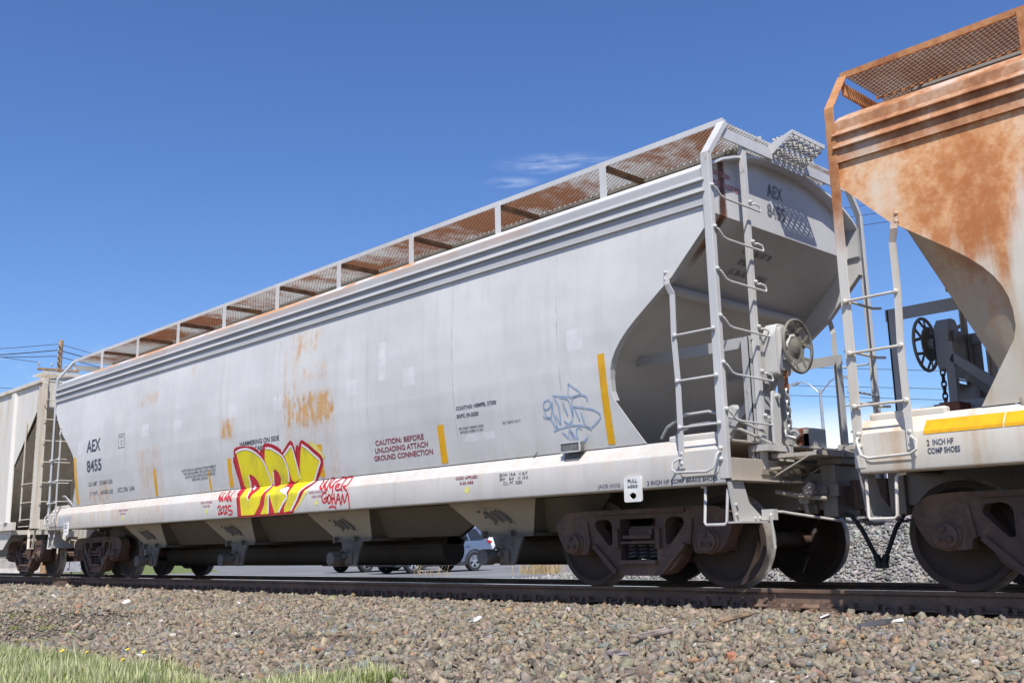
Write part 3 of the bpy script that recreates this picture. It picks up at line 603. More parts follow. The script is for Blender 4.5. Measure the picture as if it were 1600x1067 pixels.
        q = MB(); q.prism(rnd([(-.44, .70), (-.24, .70), (-.24, 1.02), (-.36, 1.02), (-.46, .92)], .02), YZ, e*8.60, e*8.64); q.box(*sx(8.50, 8.90), -.30, -.235, .86, .98); q.box(*sx(8.62, 8.80), -.345, -.30, .88, .955); A(q, 'draft_key', 'draft', es, bevel=.008)
        if e > 0:    # hand brake end
            hb = MB(); hb.box(8.36, 8.39, -.93, -.30, 1.22, 1.9); hb.box(8.42, 8.445, -.86, -.55, 1.98, 2.46); hb.bar((8.38, -.30, 1.22), (8.38, -.30, 2.3), .08, .08); hb.bar((8.36, -.6, 2.0), (7.75, -.6, 1.42), .07, .07); hb.bar((8.36, -.3, 2.15), (7.5, -.3, 1.42), .08, .08);
            bk = A(hb, 'brake_stand', 'gray', es)
            bx = MB(); o = rnd([(-.71, 2.06), (-.47, 2.06), (-.44, 2.25), (-.46, 2.50), (-.52, 2.58), (-.66, 2.58), (-.72, 2.48)], .035); bx.prism(o, YZ, 8.445, 8.58); bx.prism(rnd([(-.66, 2.10), (-.52, 2.10), (-.52, 2.54), (-.66, 2.54)], .03), YZ, 8.58, 8.61); bx.cyl((8.6, -.5, 2.34), (8.69, -.5, 2.34), .06); bx.tube([(8.64, -.66, 2.2), (8.66, -.64, 2.36), (8.66, -.58, 2.44), (8.66, -.5, 2.45)], .022, 8); A(bx, 'brake_gearbox', 'lgray2', es, bevel=.02)
            wl = MB(); C_ = Vector((8.70, -.5, 2.345)); ring = [C_+Vector((.0, .265*math.cos(a), .265*math.sin(a))) for a in np.linspace(0, 2*math.pi, 41)[:-1]]; wl.tube(ring, .017, 8, True)
            for i in range(6):
                a = i*math.pi/3+.3; d = Vector((0, math.cos(a), math.sin(a)))
                for da in (-.26, .26):
                    d2 = Vector((0, math.cos(a+da), math.sin(a+da))); wl.bar(C_+d*.15-Vector((.03, 0, 0)), C_+d2*.262, .03, .010, (1, 0, 0))
            wl.lathe([(.178, 0), (.178, .012), (.12, .006), (.07, .03), (.03, .05)], C_-Vector((.045, 0, 0)), (1, 0, 0), 18); A(wl, 'brake_wheel', 'wheelpaint', es, smooth=30)
            ch = MB(); z = 2.12; i = 0
            chr_ = MB()
            while z > 1.50:
                q = [(8.60+(.022*math.cos(t) if i % 2 else 0), -.60+(0 if i % 2 else .022*math.cos(t)), z+.042*math.sin(t)) for t in np.linspace(0, 2*math.pi, 13)[:-1]]
                (chr_ if z > 1.93 else ch).tube(q, .009, 6, True); z -= .06; i += 1
            ch.tube([(8.56, -.63, 1.50), (8.60, -.66, 1.44), (8.66, -.62, 1.42), (8.67, -.56, 1.46), (8.62, -.55, 1.50)], .02, 8, True)
            A(ch, 'brake_chain', 'chain', es); A(chr_, 'brake_chain', 'rust', es)
            lev = MB(); lev.prism(rnd([(-.80, 1.36), (-.70, 1.36), (-.66, 1.60), (-.67, 1.86), (-.77, 1.90), (-.80, 1.70)], .03), YZ, 8.52, 8.55); lev.lathe([(.025, 0), (.025, .05)], (8.54, -.73, 1.84), (1, 0, 0), 8); lev.box(8.36, 8.56, -.95, -.55, 1.30, 1.36); A(lev, 'brake_lever', 'lgray2', es)
            vb = MB(); vb.box(8.1, 8.35, .2, .45, 1.40, 1.56); vb.box(8.15, 8.3, .25, .4, 1.56, 1.62); vb.box(7.9, 8.05, .55, .8, 1.40, 1.58); A(vb, 'brake_valve', 'redrust', es, bevel=.01)
    # --- trucks
    for i, x in enumerate(trucks):
        global TRUCK
        if TRUCK is None: TRUCK = make_truck(root, x)
        else: t = copy_tree(TRUCK, root); t.location = (x, 0, 0)
    return root
# ------------------------------------------------------------------ lettering and paint on the near side
def cut_flat(tris, zs):
    """tris: list of 3 (x, z) -> bmesh cut along z lines, in flat (x, z) space"""
    bm = bmesh.new()
    for t in tris: bm.faces.new([bm.verts.new((p[0], p[1], p[2] if len(p) > 2 else 1)) for p in t])
    return bm
KINKS = sorted(set([.985, 1.0, 1.25, 1.275, 1.30, 1.425, 1.432]+[1.5+.1*i for i in range(22)]))
def wrap(polys, cov, name, mat, parent, off, s=-1, fn=None):
    """polys: list of faces with (x, z) corners; cov: matching coverage values; wrapped on the car's side"""
    bm = bmesh.new(); lay = bm.verts.layers.float.new('cover')
    for f, c in zip(polys, cov):
        vs = []
        for p, q in zip(f, c):
            v = bm.verts.new((p[0], 0, p[1])); v[lay] = q; vs.append(v)
        try: bm.faces.new(vs)
        except ValueError: pass
    if fn is None:
        lo = min(p[1] for f in polys for p in f); hi = max(p[1] for f in polys for p in f)
        for z in KINKS:
            if lo < z < hi: bmesh.ops.bisect_plane(bm, geom=bm.verts[:]+bm.edges[:]+bm.faces[:], plane_co=(0, 0, z), plane_no=(0, 0, 1), dist=1e-5)
        for v in bm.verts:
            x, z = v.co.x, v.co.z; d = (prof(z+.012)-prof(z-.012))/.024; l = math.hypot(1, d)
            v.co = (x, s*(prof(z)+off/l), z-off*d/l)
    else:
        for v in bm.verts: v.co = fn(v.co.x, v.co.z, off)
    me = bpy.data.meshes.new(name); bm.to_mesh(me); bm.free(); me.materials.append(mat)
    o = bpy.data.objects.new(name, me); col.objects.link(o); o.parent = parent; return o
def poly_tris(pts):
    t = geometry.tessellate_polygon([[Vector((p[0], p[1], 0)) for p in pts]])
    return [[pts[i] for i in q] for q in t]
def spline(pts, n=5):
    P = [Vector(p) for p in pts]; out = []
    if len(P) == 2: return P
    for i in range(len(P)-1):
        a, b, c, d = P[max(i-1, 0)], P[i], P[i+1], P[min(i+2, len(P)-1)]
        for j in range(n):
            t = j/n; out.append(.5*((2*b)+(c-a)*t+(2*a-5*b+4*c-d)*t*t+(3*b-a-3*c+d)*t**3))
    return out+[P[-1]]
def stroke(pts, wd, feather=.5, n=5, sm=True):
    P = spline(pts, n) if sm else [Vector(p) for p in pts]; rows = []
    for i, p in enumerate(P):
        t = P[min(i+1, len(P)-1)]-P[max(i-1, 0)]
        if t.length < 1e-6: t = Vector((1, 0))
        t.normalize(); nn = Vector((-t.y, t.x)); h = wd/2
        rows.append([p-nn*h*(1+feather), p-nn*h*(1-feather), p+nn*h*(1-feather), p+nn*h*(1+feather)])
    fs, cv = [], []
    for a, b in zip(rows, rows[1:]):
        for k, (c0, c1) in enumerate(((0, 1), (1, 1), (1, 0))):
            fs.append([tuple(a[k]), tuple(a[k+1]), tuple(b[k+1]), tuple(b[k])]); cv.append([c0, c1, c1, c0])
    return fs, cv
def strokes(parent, name, lines, wd, mat, off, feather=.45, s=-1):
    F, Cv = [], []
    for l in lines:
        a, b = stroke(l, wd, feather); F += a; Cv += b
    return wrap(F, Cv, name, mat, parent, off, s)
_tc = {}
def glyphs(txt):
    if txt in _tc: return _tc[txt]
    cu = bpy.data.curves.new('t', 'FONT'); cu.body = txt; cu.resolution_u = 3; cu.offset = .028
    o = bpy.data.objects.new('t', cu); col.objects.link(o); bpy.context.view_layer.update()
    me = o.to_mesh(); V = [(v.co.x, v.co.y) for v in me.vertices]; F = [tuple(p.vertices) for p in me.polygons]; o.to_mesh_clear()
    bpy.data.objects.remove(o); bpy.data.curves.remove(cu); _tc[txt] = (V, F); return V, F
def text(parent, txt, x, z, wd, h, mat, s=-1, off=.003, slant=0, fn=None, ital=0):
    """baseline left at (x, z), width wd, capital height h; reads left to right seen from outside"""
    V, F = glyphs(txt); xs = [v[0] for v in V]; x0, x1 = min(xs), max(xs); cap = .735
    k = wd/(x1-x0); sg = 1 if s < 0 else -1
    P = [(x+sg*((u-x0)*k), z+v/cap*h+(u-x0)*k*slant) for u, v in V]
    polys = [[P[i] for i in f] for f in F]
    return wrap(polys, [[1]*len(f) for f in F], 'lettering', mat, parent, off, s, fn)

P_MAIN = dict(tank=M['tank'], slope=M['slope'], end=M['end'], band=M['band'], roof=M['roof'], sill=M['sill'], gray=M['gray'], lgray=M['lgray'], lgray2=M['lgray2'], under=M['under'], under_dark=M['under_dark'], plate=M['plate'], gate=M['cap'], cap=M['cap'], pipe=M['pipe'],
    grate=M['grate'], lgrate=M['lgray'], brace=M['brace'], fit=M['lgray'], coam=M['coam'], draft=M['draft'], rustfit=M['rustfit'], esill=M['end_dirty'], dirtyfit=M['end_dirty'], coupler=M['coupler'], black=M['black'], wheelpaint=M['bwheel'], chain=M['chain'], rust=M['rust'], redrust=M['redrust'], seam=M['seam'])
P_R = dict(P_MAIN, lug=0, sl=.48, coam=M['r_dirty'], tank=M['r_tank'], slope=M['r_slope'], end=M['r_tank'], band=M['r_band'], roof=M['r_roof'], sill=M['r_sill'], gray=M['r_dirty'], lgray=M['r_fit'], lgray2=M['r_dirty'], fit=M['r_fit'], grate=M['r_grate'], lgrate=M['r_grate'], esill=M['r_dirty'], wheelpaint=M['draft'], plate=M['r_sill'], seam=M['r_tank'], chain=M['truck'], rust=M['truck'])
XM, XR = -13.87, 4.38
main = make_car('hopper_car', XM, 0, P_MAIN, 'light grey covered hopper car with yellow and red graffiti along its side', 'railway wagon', 'covered hopper cars in the train', (7.036, -6.946))
right = make_car('hopper_car', XR, math.pi, P_R, 'cream covered hopper car blotched with orange rust at the right edge', 'railway wagon', 'covered hopper cars in the train', (7.10, -7.04))
T = lambda *a, **k: text(main, *a, **k)
INK, INK2, RED, PINK = M['ink'], M['ink2'], M['redink'], M['pinkink']
T('AEX', -6.54, 2.455, .68, .24, INK); T('8455', -6.54, 2.07, .72, .225, INK)
T('LD LMT   203600 LBS', -6.5, 1.79, 1.13, .075, INK2); T('LT WT    64400 LBS', -6.5, 1.605, 1.11, .075, INK2); T('UCC 306  3-84', -5.18, 1.605, .74, .085, INK2)
F, Cv = [], []
for a, b in (((-5.03, 2.42), (-4.76, 2.42)), ((-4.76, 2.42), (-4.76, 2.67)), ((-4.76, 2.67), (-5.03, 2.67)), ((-5.03, 2.67), (-5.03, 2.42))): f, c = stroke([a, b], .012, .1, sm=False); F += f; Cv += c
wrap(F, Cv, 'stencil_frame', INK2, main, .003); T('PLATE', -4.98, 2.605, .17, .035, INK2); T('C', -4.925, 2.47, .07, .09, INK2)
for i, (t, x, wd) in enumerate((('NOTE: THIS CAR HAS FOUR COMPARTMENTS', -2.52, 1.20), ('THIS CAR EQUIPPED WITH GATE OUTLETS', -2.46, 1.12), ('CAUTION: READ INSTRUCTIONS BEFORE', -2.42, 1.05), ('OPERATING OUTLETS', -2.19, .56))): T(t, x, 1.805-i*.056, wd, .040, INK2)
T('HAMMERING ON SIDE', -.5, 2.068, 1.16, .072, INK); T('OF THE CAR WILL', -.5, 1.965, .98, .072, INK); T('NOT AFFECT', -.06, 1.865, .74, .072, INK)
for i, (t, x, wd) in enumerate((('CAUTION: BEFORE', 3.005, 1.01), ('UNLOADING ATTACH', 2.98, 1.10), ('GROUND CONNECTION', 2.94, 1.22))): T(t, x, 1.785-i*.098, wd, .068, RED)
T('COATING: HEMPEL 37300', 4.68, 2.065, .71, .045, INK); T('SRPC 09-2020', 4.68, 1.97, .39, .045, INK)
T('EXT PAINT HEMPEL 45500', 4.69, 1.83, .44, .027, INK2); T('APPLIED 9-2020 BY ARS', 4.70, 1.787, .42, .027, INK2); T('BLT DATE 10-79', 5.46, 1.825, .29, .028, INK2)
for x, mt in ((4.67, RED), (1.50, PINK), (-1.70, PINK), (-4.90, PINK)):
    T('GG35 APPLIED', x, 1.235, .39, .034, mt); T('5-20 ARS', x+.075, 1.175, .24, .034, mt)
    r = [(x+.2+.045*math.cos(a), 1.105+.04*math.sin(a)) for a in np.linspace(0, 2*math.pi, 15)[:-1]]; wrap(poly_tris(r), [[1]*3]*12, 'inspection_dot', M['g_yel2'], main, .0025)
T('EXW 10-8   H 8-7', 5.435, 1.225, .45, .034, INK2); T('EW    8-0    H 15-2', 5.435, 1.178, .46, .034, INK2); T('CU. FT  5250', 5.49, 1.13, .31, .034, INK2)
T('JACK HERE', 6.905, 1.015, .30, .038, INK2); T('2 INCH HF COMP BRAKE SHOES', 7.55, 1.01, .83, .042, INK)
T('PULL', 7.325, 1.045, .12, .034, INK, off=.026); T('HERE', 7.322, .990, .126, .034, INK, off=.026)
for i, x0 in enumerate((-8.30,)): T('2 INCH HF COMP BRAKE SHOES', -8.36, 1.01, .83, .042, INK2); T('PULL', -7.44, 1.045, .12, .034, INK, off=.026); T('HERE', -7.44, .990, .126, .034, INK, off=.026)
# end sheet stencils
SLOPE[0] = 1.06
onend = lambda u, v, off: (XE+off, u, v)
slp = lambda u, v, off: (slope_x(v)+off*.7, u, v-off*.7)
for t, y, z, wd, h, m in (('AEX', -.20, 4.10, .32, .15, INK2), ('8455', -.22, 3.87, .36, .15, INK2), ('CAUTION', -1.24, 4.10, .34, .06, PINK), ('SIDE LADDER', -1.24, 3.99, .52, .06, PINK)): text(main, t, y, z, wd, h, m, fn=onend, off=.004)
for i, t in enumerate(('CNR & BN OFT SR', 'SPRG D-2', 'J.K. BN. BRK STL WHLS')): text(main, t, -.42+.05*(i % 2), 3.47-i*.09, (.55, .28, .72)[i], .05, INK2, fn=slp, off=.006)
# yellow reflective strips
for x, z0, z1, wd in ((7.03, 1.46, 2.40, .095), (4.355, 1.46, 1.925, .12), (1.69, 1.46, 1.915, .12), (-.88, 1.46, 1.915, .12), (-1.57, 1.45, 1.765, .06), (-3.55, 1.46, 1.92, .10), (-7.13, 1.46, 2.40, .125)):
    wrap([[(x-wd/2, z0), (x+wd/2, z0), (x+wd/2, z1), (x-wd/2, z1)]], [[1]*4], 'reflective_strip', M['tape'], main, .003)
# graffiti
GRAF={'red':[[(-0.69,2.02),(-0.6,2.053),(-0.39,2.052),(-0.17,2.027),(-0.04,1.989),(0.04,1.941),(0.09,1.91),(0.11,1.949),(0.16,1.958),(0.2,1.929),(0.19,2.003),(0.23,2.038),(0.33,2.032),(0.48,1.999),(0.6,1.956),(0.67,1.911),(0.71,1.861),(0.82,1.931),(0.91,1.996),(0.96,2.018),(1.0,2.001),(1.03,1.934),(1.06,1.828),(1.08,1.774),(1.09,1.877),(1.12,1.933),(1.15,1.943),(1.18,1.902),(1.21,1.964),(1.25,1.999),(1.29,1.995),(1.4,1.935),(1.52,1.861),(1.65,1.788),(1.71,1.745),(1.74,1.686),(1.72,1.625),(1.64,1.531),(1.55,1.455),(1.51,1.407),(1.38,1.311),(1.24,1.147),(1.09,1.007),(1.04,0.99),(0.93,0.992),(0.73,0.991),(0.61,0.988),(0.2,0.989),(0.01,0.989),(-0.36,0.991),(-0.46,0.992),(-0.53,1.311),(-0.6,1.343),(-0.6,1.428),(-0.61,1.526),(-0.67,1.683),(-0.73,1.855),(-0.72,1.911),(-0.68,1.921)]],'yel':[[(-0.62,1.976),(-0.48,2.004),(-0.31,2.004),(-0.15,1.971),(-0.01,1.897),(0.11,1.807),(0.22,1.705),(0.28,1.593),(0.31,1.471),(0.31,1.404),(0.24,1.327),(0.17,1.142),(0.02,0.995),(-0.36,0.999),(-0.43,1.292),(-0.45,1.426),(-0.49,1.477),(-0.55,1.717)],[(0.24,1.961),(0.36,1.96),(0.48,1.926),(0.63,1.848),(0.73,1.768),(0.79,1.678),(0.82,1.559),(0.81,1.461),(0.76,1.405),(0.7,1.316),(0.94,1.231),(0.85,1.139),(0.71,1.013),(0.61,0.996),(0.44,1.269),(0.43,1.184),(0.42,0.995),(0.2,0.995),(0.3,1.124),(0.33,1.308),(0.38,1.4),(0.32,1.511),(0.26,1.675),(0.2,1.801)],[(0.76,1.838),(0.86,1.902),(0.96,1.933),(1.01,1.844),(1.06,1.685),(1.11,1.527),(1.1,1.47),(0.97,1.432),(0.89,1.463),(0.85,1.596),(0.81,1.729)],[(1.25,1.941),(1.37,1.886),(1.51,1.798),(1.68,1.698),(1.58,1.573),(1.49,1.459),(1.43,1.405),(1.3,1.335),(1.19,1.174),(1.02,1.016),(0.87,1.003),(0.86,1.061),(0.97,1.236),(0.97,1.393),(1.11,1.476),(1.15,1.666),(1.21,1.855)]],'red2':[[(-0.3,1.596),(-0.25,1.611),(-0.16,1.574),(-0.07,1.501),(-0.04,1.424),(-0.01,1.388),(-0.09,1.316),(-0.12,1.256),(-0.16,1.251),(-0.19,1.294),(-0.2,1.364),(-0.25,1.408),(-0.28,1.492)],[(0.42,1.624),(0.47,1.641),(0.55,1.589),(0.59,1.508),(0.56,1.444),(0.52,1.399),(0.45,1.396),(0.37,1.428),(0.42,1.505)]],'whp':[[(0.7,1.331),(0.81,1.369),(0.9,1.351),(0.92,1.258)],[(-0.22,1.4),(-0.18,1.459),(-0.12,1.408),(-0.15,1.361)]],'whs':[[(-0.64,1.981),(-0.51,2.013),(-0.31,2.015),(-0.13,1.972),(0.04,1.893),(0.18,1.775),(0.25,1.649),(0.3,1.538),(0.33,1.457),(0.31,1.404),(0.23,1.33)],[(0.26,1.978),(0.4,1.966),(0.54,1.914),(0.68,1.844),(0.77,1.758),(0.82,1.637),(0.83,1.519),(0.81,1.448)],[(0.75,1.832),(0.88,1.907),(0.97,1.951),(1.02,1.87),(1.07,1.698),(1.1,1.579),(1.11,1.476)],[(1.26,1.947),(1.39,1.885),(1.55,1.782),(1.68,1.691),(1.62,1.595),(1.51,1.464),(1.46,1.403),(1.31,1.322),(1.19,1.162),(1.05,1.015)],[(-0.31,1.604),(-0.28,1.492),(-0.29,1.424),(-0.23,1.324),(-0.16,1.211)],[(0.42,1.624),(0.4,1.506),(0.38,1.414)],[(0.42,1.277),(0.43,1.131),(0.43,1.0)],[(0.68,1.33),(0.94,1.238),(0.83,1.127),(0.72,1.008)]],'olive':[[(1.4,1.967),(1.5,1.973),(1.61,1.924),(1.68,1.854),(1.76,1.785),(1.81,1.732),(1.79,1.708),(1.71,1.752),(1.61,1.822),(1.51,1.894)],[(1.38,1.307),(1.48,1.274),(1.33,1.142),(1.17,1.017),(1.09,1.007),(1.24,1.147)]],'nan':[[(-1.04,1.24),(-1.17,1.335),(-1.15,1.403)],[(-1.17,1.335),(-0.96,1.25),(-1.06,1.326),(-1.06,1.394)],[(-0.91,1.248),(-0.95,1.32),(-0.95,1.41)],[(-0.95,1.32),(-0.79,1.235),(-0.87,1.317),(-0.91,1.401)],[(-0.85,1.323),(-0.69,1.234),(-0.78,1.326),(-0.77,1.404)],[(-1.13,1.134),(-1.1,1.172),(-1.05,1.173),(-1.04,1.148),(-1.09,1.045),(-0.97,1.068)],[(-0.97,1.152),(-1.02,1.091),(-0.97,1.054),(-0.93,1.094),(-0.92,1.157),(-0.97,1.156)],[(-0.9,1.156),(-0.83,1.164),(-0.83,1.125),(-0.9,1.044),(-0.8,1.068)],[(-0.69,1.162),(-0.77,1.161),(-0.78,1.102),(-0.7,1.092),(-0.65,1.063),(-0.69,1.027),(-0.77,1.033)]],'voy':[[(1.69,1.425),(1.73,1.377),(1.72,1.33),(1.79,1.288),(1.83,1.294),(1.79,1.356),(1.82,1.416)],[(1.82,1.416),(1.82,1.348),(1.91,1.278),(1.96,1.267),(1.92,1.33),(1.9,1.426),(1.97,1.424)],[(1.98,1.421),(1.95,1.346),(2.01,1.296),(2.05,1.3),(2.04,1.353),(2.1,1.384),(2.17,1.423)],[(2.06,1.328),(2.09,1.263),(2.1,1.216)],[(2.21,1.325),(2.12,1.33),(2.14,1.294),(2.19,1.252),(2.29,1.258)],[(2.15,1.294),(2.23,1.295)],[(2.33,1.227),(2.27,1.31),(2.26,1.334),(2.29,1.413),(2.39,1.418),(2.41,1.377),(2.4,1.297),(2.31,1.297)],[(2.34,1.283),(2.44,1.222)],[(2.14,1.417),(2.18,1.426),(2.27,1.403)],[(1.94,1.214),(1.91,1.238),(1.84,1.195),(1.85,1.12),(1.91,1.095),(1.96,1.132),(1.96,1.167),(1.88,1.136)],[(2.01,1.204),(1.98,1.16),(1.99,1.091),(2.04,1.095),(2.05,1.157),(2.02,1.204)],[(2.08,1.209),(2.08,1.132),(2.1,1.064)],[(2.13,1.209),(2.14,1.141),(2.18,1.066),(2.23,1.201),(2.3,1.049),(2.33,1.188),(2.38,1.074),(2.45,1.199),(2.5,0.991)],[(2.08,1.141),(2.14,1.144)],[(2.2,1.127),(2.26,1.127)],[(2.01,1.022),(2.09,1.036),(2.19,1.015)]],'evo':[[(6.13,1.918),(6.2,1.919),(6.25,1.96),(6.23,2.01),(6.15,1.995),(6.14,1.901),(6.18,1.819),(6.23,1.829),(6.26,1.936)],[(6.11,1.85),(6.15,1.822),(6.21,1.815),(6.27,1.723),(6.3,1.729),(6.27,1.872),(6.27,1.989)],[(6.29,2.049),(6.51,2.012)],[(6.31,2.024),(6.36,1.925),(6.36,1.73)],[(6.3,1.838),(6.35,1.739)],[(6.38,2.023),(6.49,1.995),(6.53,1.937),(6.54,1.781),(6.48,1.726),(6.41,1.764)],[(6.44,1.962),(6.44,1.916),(6.48,1.811)],[(6.54,2.144),(6.53,2.013),(6.7,2.024),(6.53,2.153)],[(6.78,1.931),(6.77,1.985),(6.69,2.01),(6.58,1.992),(6.56,1.918),(6.55,1.795)],[(6.57,1.901),(6.8,1.852),(6.91,1.803),(6.93,1.748),(6.84,1.683),(6.78,1.659),(6.71,1.688),(6.67,1.837)],[(6.58,1.899),(6.64,1.741)],[(6.24,1.672),(6.35,1.692),(6.53,1.706),(6.68,1.687),(6.79,1.635)],[(6.36,1.653),(6.44,1.577)],[(6.48,1.688),(6.45,1.606),(6.47,1.543)],[(6.48,1.673),(6.51,1.548)],[(6.51,1.548),(6.5,1.647),(6.55,1.551)],[(6.65,1.649),(6.61,1.683),(6.57,1.641),(6.58,1.541),(6.66,1.527),(6.72,1.574)]]}
def piece(name, polys, mat, off, edge=None, ew=.04, em=None):
    F, Cv = [], []
    for p in polys:
        t = poly_tris(p); F += t; Cv += [[1]*3]*len(t)
        if edge:
            f, c = stroke(p+[p[0]], ew, .6, sm=False); F += f; Cv += c
    return wrap(F, Cv, name, mat, main, off)
piece('graffiti_overspray', GRAF['olive'], M['g_yel2'], .0035)
gr = piece('graffiti_outline', GRAF['red'], M['g_red'], .0050, True, .03)
piece('graffiti_fill', GRAF['yel'], M['g_yel'], .0068)
piece('graffiti_counter', GRAF['red2'], M['g_red'], .0086, True, .02)
piece('graffiti_highlight', GRAF['whp'], M['g_wht'], .0100)
strokes(main, 'graffiti_highlight', GRAF['whs'], .030, M['g_wht'], .0112, .4)
strokes(main, 'graffiti_tag', GRAF['nan']+GRAF['voy'], .024, M['g_red'], .0045, .5)
strokes(main, 'graffiti_tag', GRAF['evo'], .017, M['g_blu'], .0040, .5)
strokes(main, 'graffiti_tag', [[(-7.85+.10*i+.03*math.sin(i), 1.05), (-7.80+.10*i, 1.24), (-7.77+.1*i, 1.06+.05*(i % 3))] for i in range(7)], .016, M['g_blu'], .004, .5)
# placard box on the sill
mb = MB(); mb.prism(rnd([(6.375, 1.42), (6.655, 1.42), (6.66, 1.525), (6.375, 1.53)], .01), XZ, -1.47, -1.53); pb = mb.build('placard_holder', M['steelplate'], main, None, .004)
mb = MB(); mb.box(6.37, 6.67, -1.538, -1.528, 1.515, 1.53); mb.box(6.37, 6.66, -1.538, -1.528, 1.415, 1.428); mb.box(6.645, 6.66, -1.54, -1.528, 1.42, 1.52); mb.build('holder_rim', M['lgray'], pb)
MB().prism([(6.36, 1.42), (6.66, 1.42), (6.62, 1.33), (6.40, 1.33)], lambda u, v, t: (u, -(1.436+(1.42-v)*.8+t), v), 0, .008).build('holder_skirt', M['steelplate'], pb)
# right-hand car
text(right, '2  INCH HF', 7.93-.05, 1.16, .21, .046, M['ink'], s=1, off=.003); text(right, 'COMP SHOES', 7.88, 1.095, .255, .046, M['ink'], s=1, off=.003)
for i in range(9):
    x = 7.90-i*.62
    wrap([[(x, 1.25), (x-.61, 1.25), (x-.61, 1.365), (x, 1.365)]], [[1]*4], 'reflective_strip', M['tape'], right, .003, 1)

# ------------------------------------------------------------------ older cream hopper behind (left edge)
XL = -23.26; LC = -31.4; HL = 8.14     # right end plane, centre, half length
left = empty('hopper_car', (LC, 0, 0)); tag(left, 'weathered cream ribbed hopper car at the left edge behind the grey one', 'railway wagon', 'covered hopper cars in the train')
mS, mE, mF = M['l_side'], M['l_end'], M['l_fit']
SIDE = lambda e: [(e*(HL-.33), 4.28), (e*(HL-.33), 3.62), (e*(HL-1.58), 2.50), (e*(HL-1.58), 1.20)]
body = MB().prism([(-HL+.33, 4.28), (-HL+.33, 3.62), (-HL+1.58, 2.50), (-HL+1.58, 1.20), (HL-1.58, 1.20), (HL-1.58, 2.50), (HL-.33, 3.62), (HL-.33, 4.28)], XZ, -1.50, -1.488).build('side_sheet', mS, left)
MB().prism([(-HL+.33, 4.28), (-HL+.33, 3.62), (-HL+1.58, 2.50), (-HL+1.58, 1.20), (HL-1.58, 1.20), (HL-1.58, 2.50), (HL-.33, 3.62), (HL-.33, 4.28)], XZ, 1.488, 1.50).build('side_sheet', mS, left)
for s in (-1, 1):
    for i in range(11):
        x = -6.35+i*1.27; wv = [(x-.16, s*1.498), (x-.09, s*1.56), (x+.09, s*1.56), (x+.16, s*1.498)]
        MB().prism(wv, lambda u, v, t: (u, v, t), 1.22, 4.20).build('side_rib', mS, body)
    MB().box(-HL+.33, HL-.02, min(s*1.49, s*1.56), max(s*1.49, s*1.56), 4.24, 4.33).build('top_chord', mF, left, None, .01)
    MB().box(-HL+.02, HL-1.4, min(s*1.42, s*1.52), max(s*1.42, s*1.52), 1.04, 1.22).build('side_sill', mF, left, None, .008)
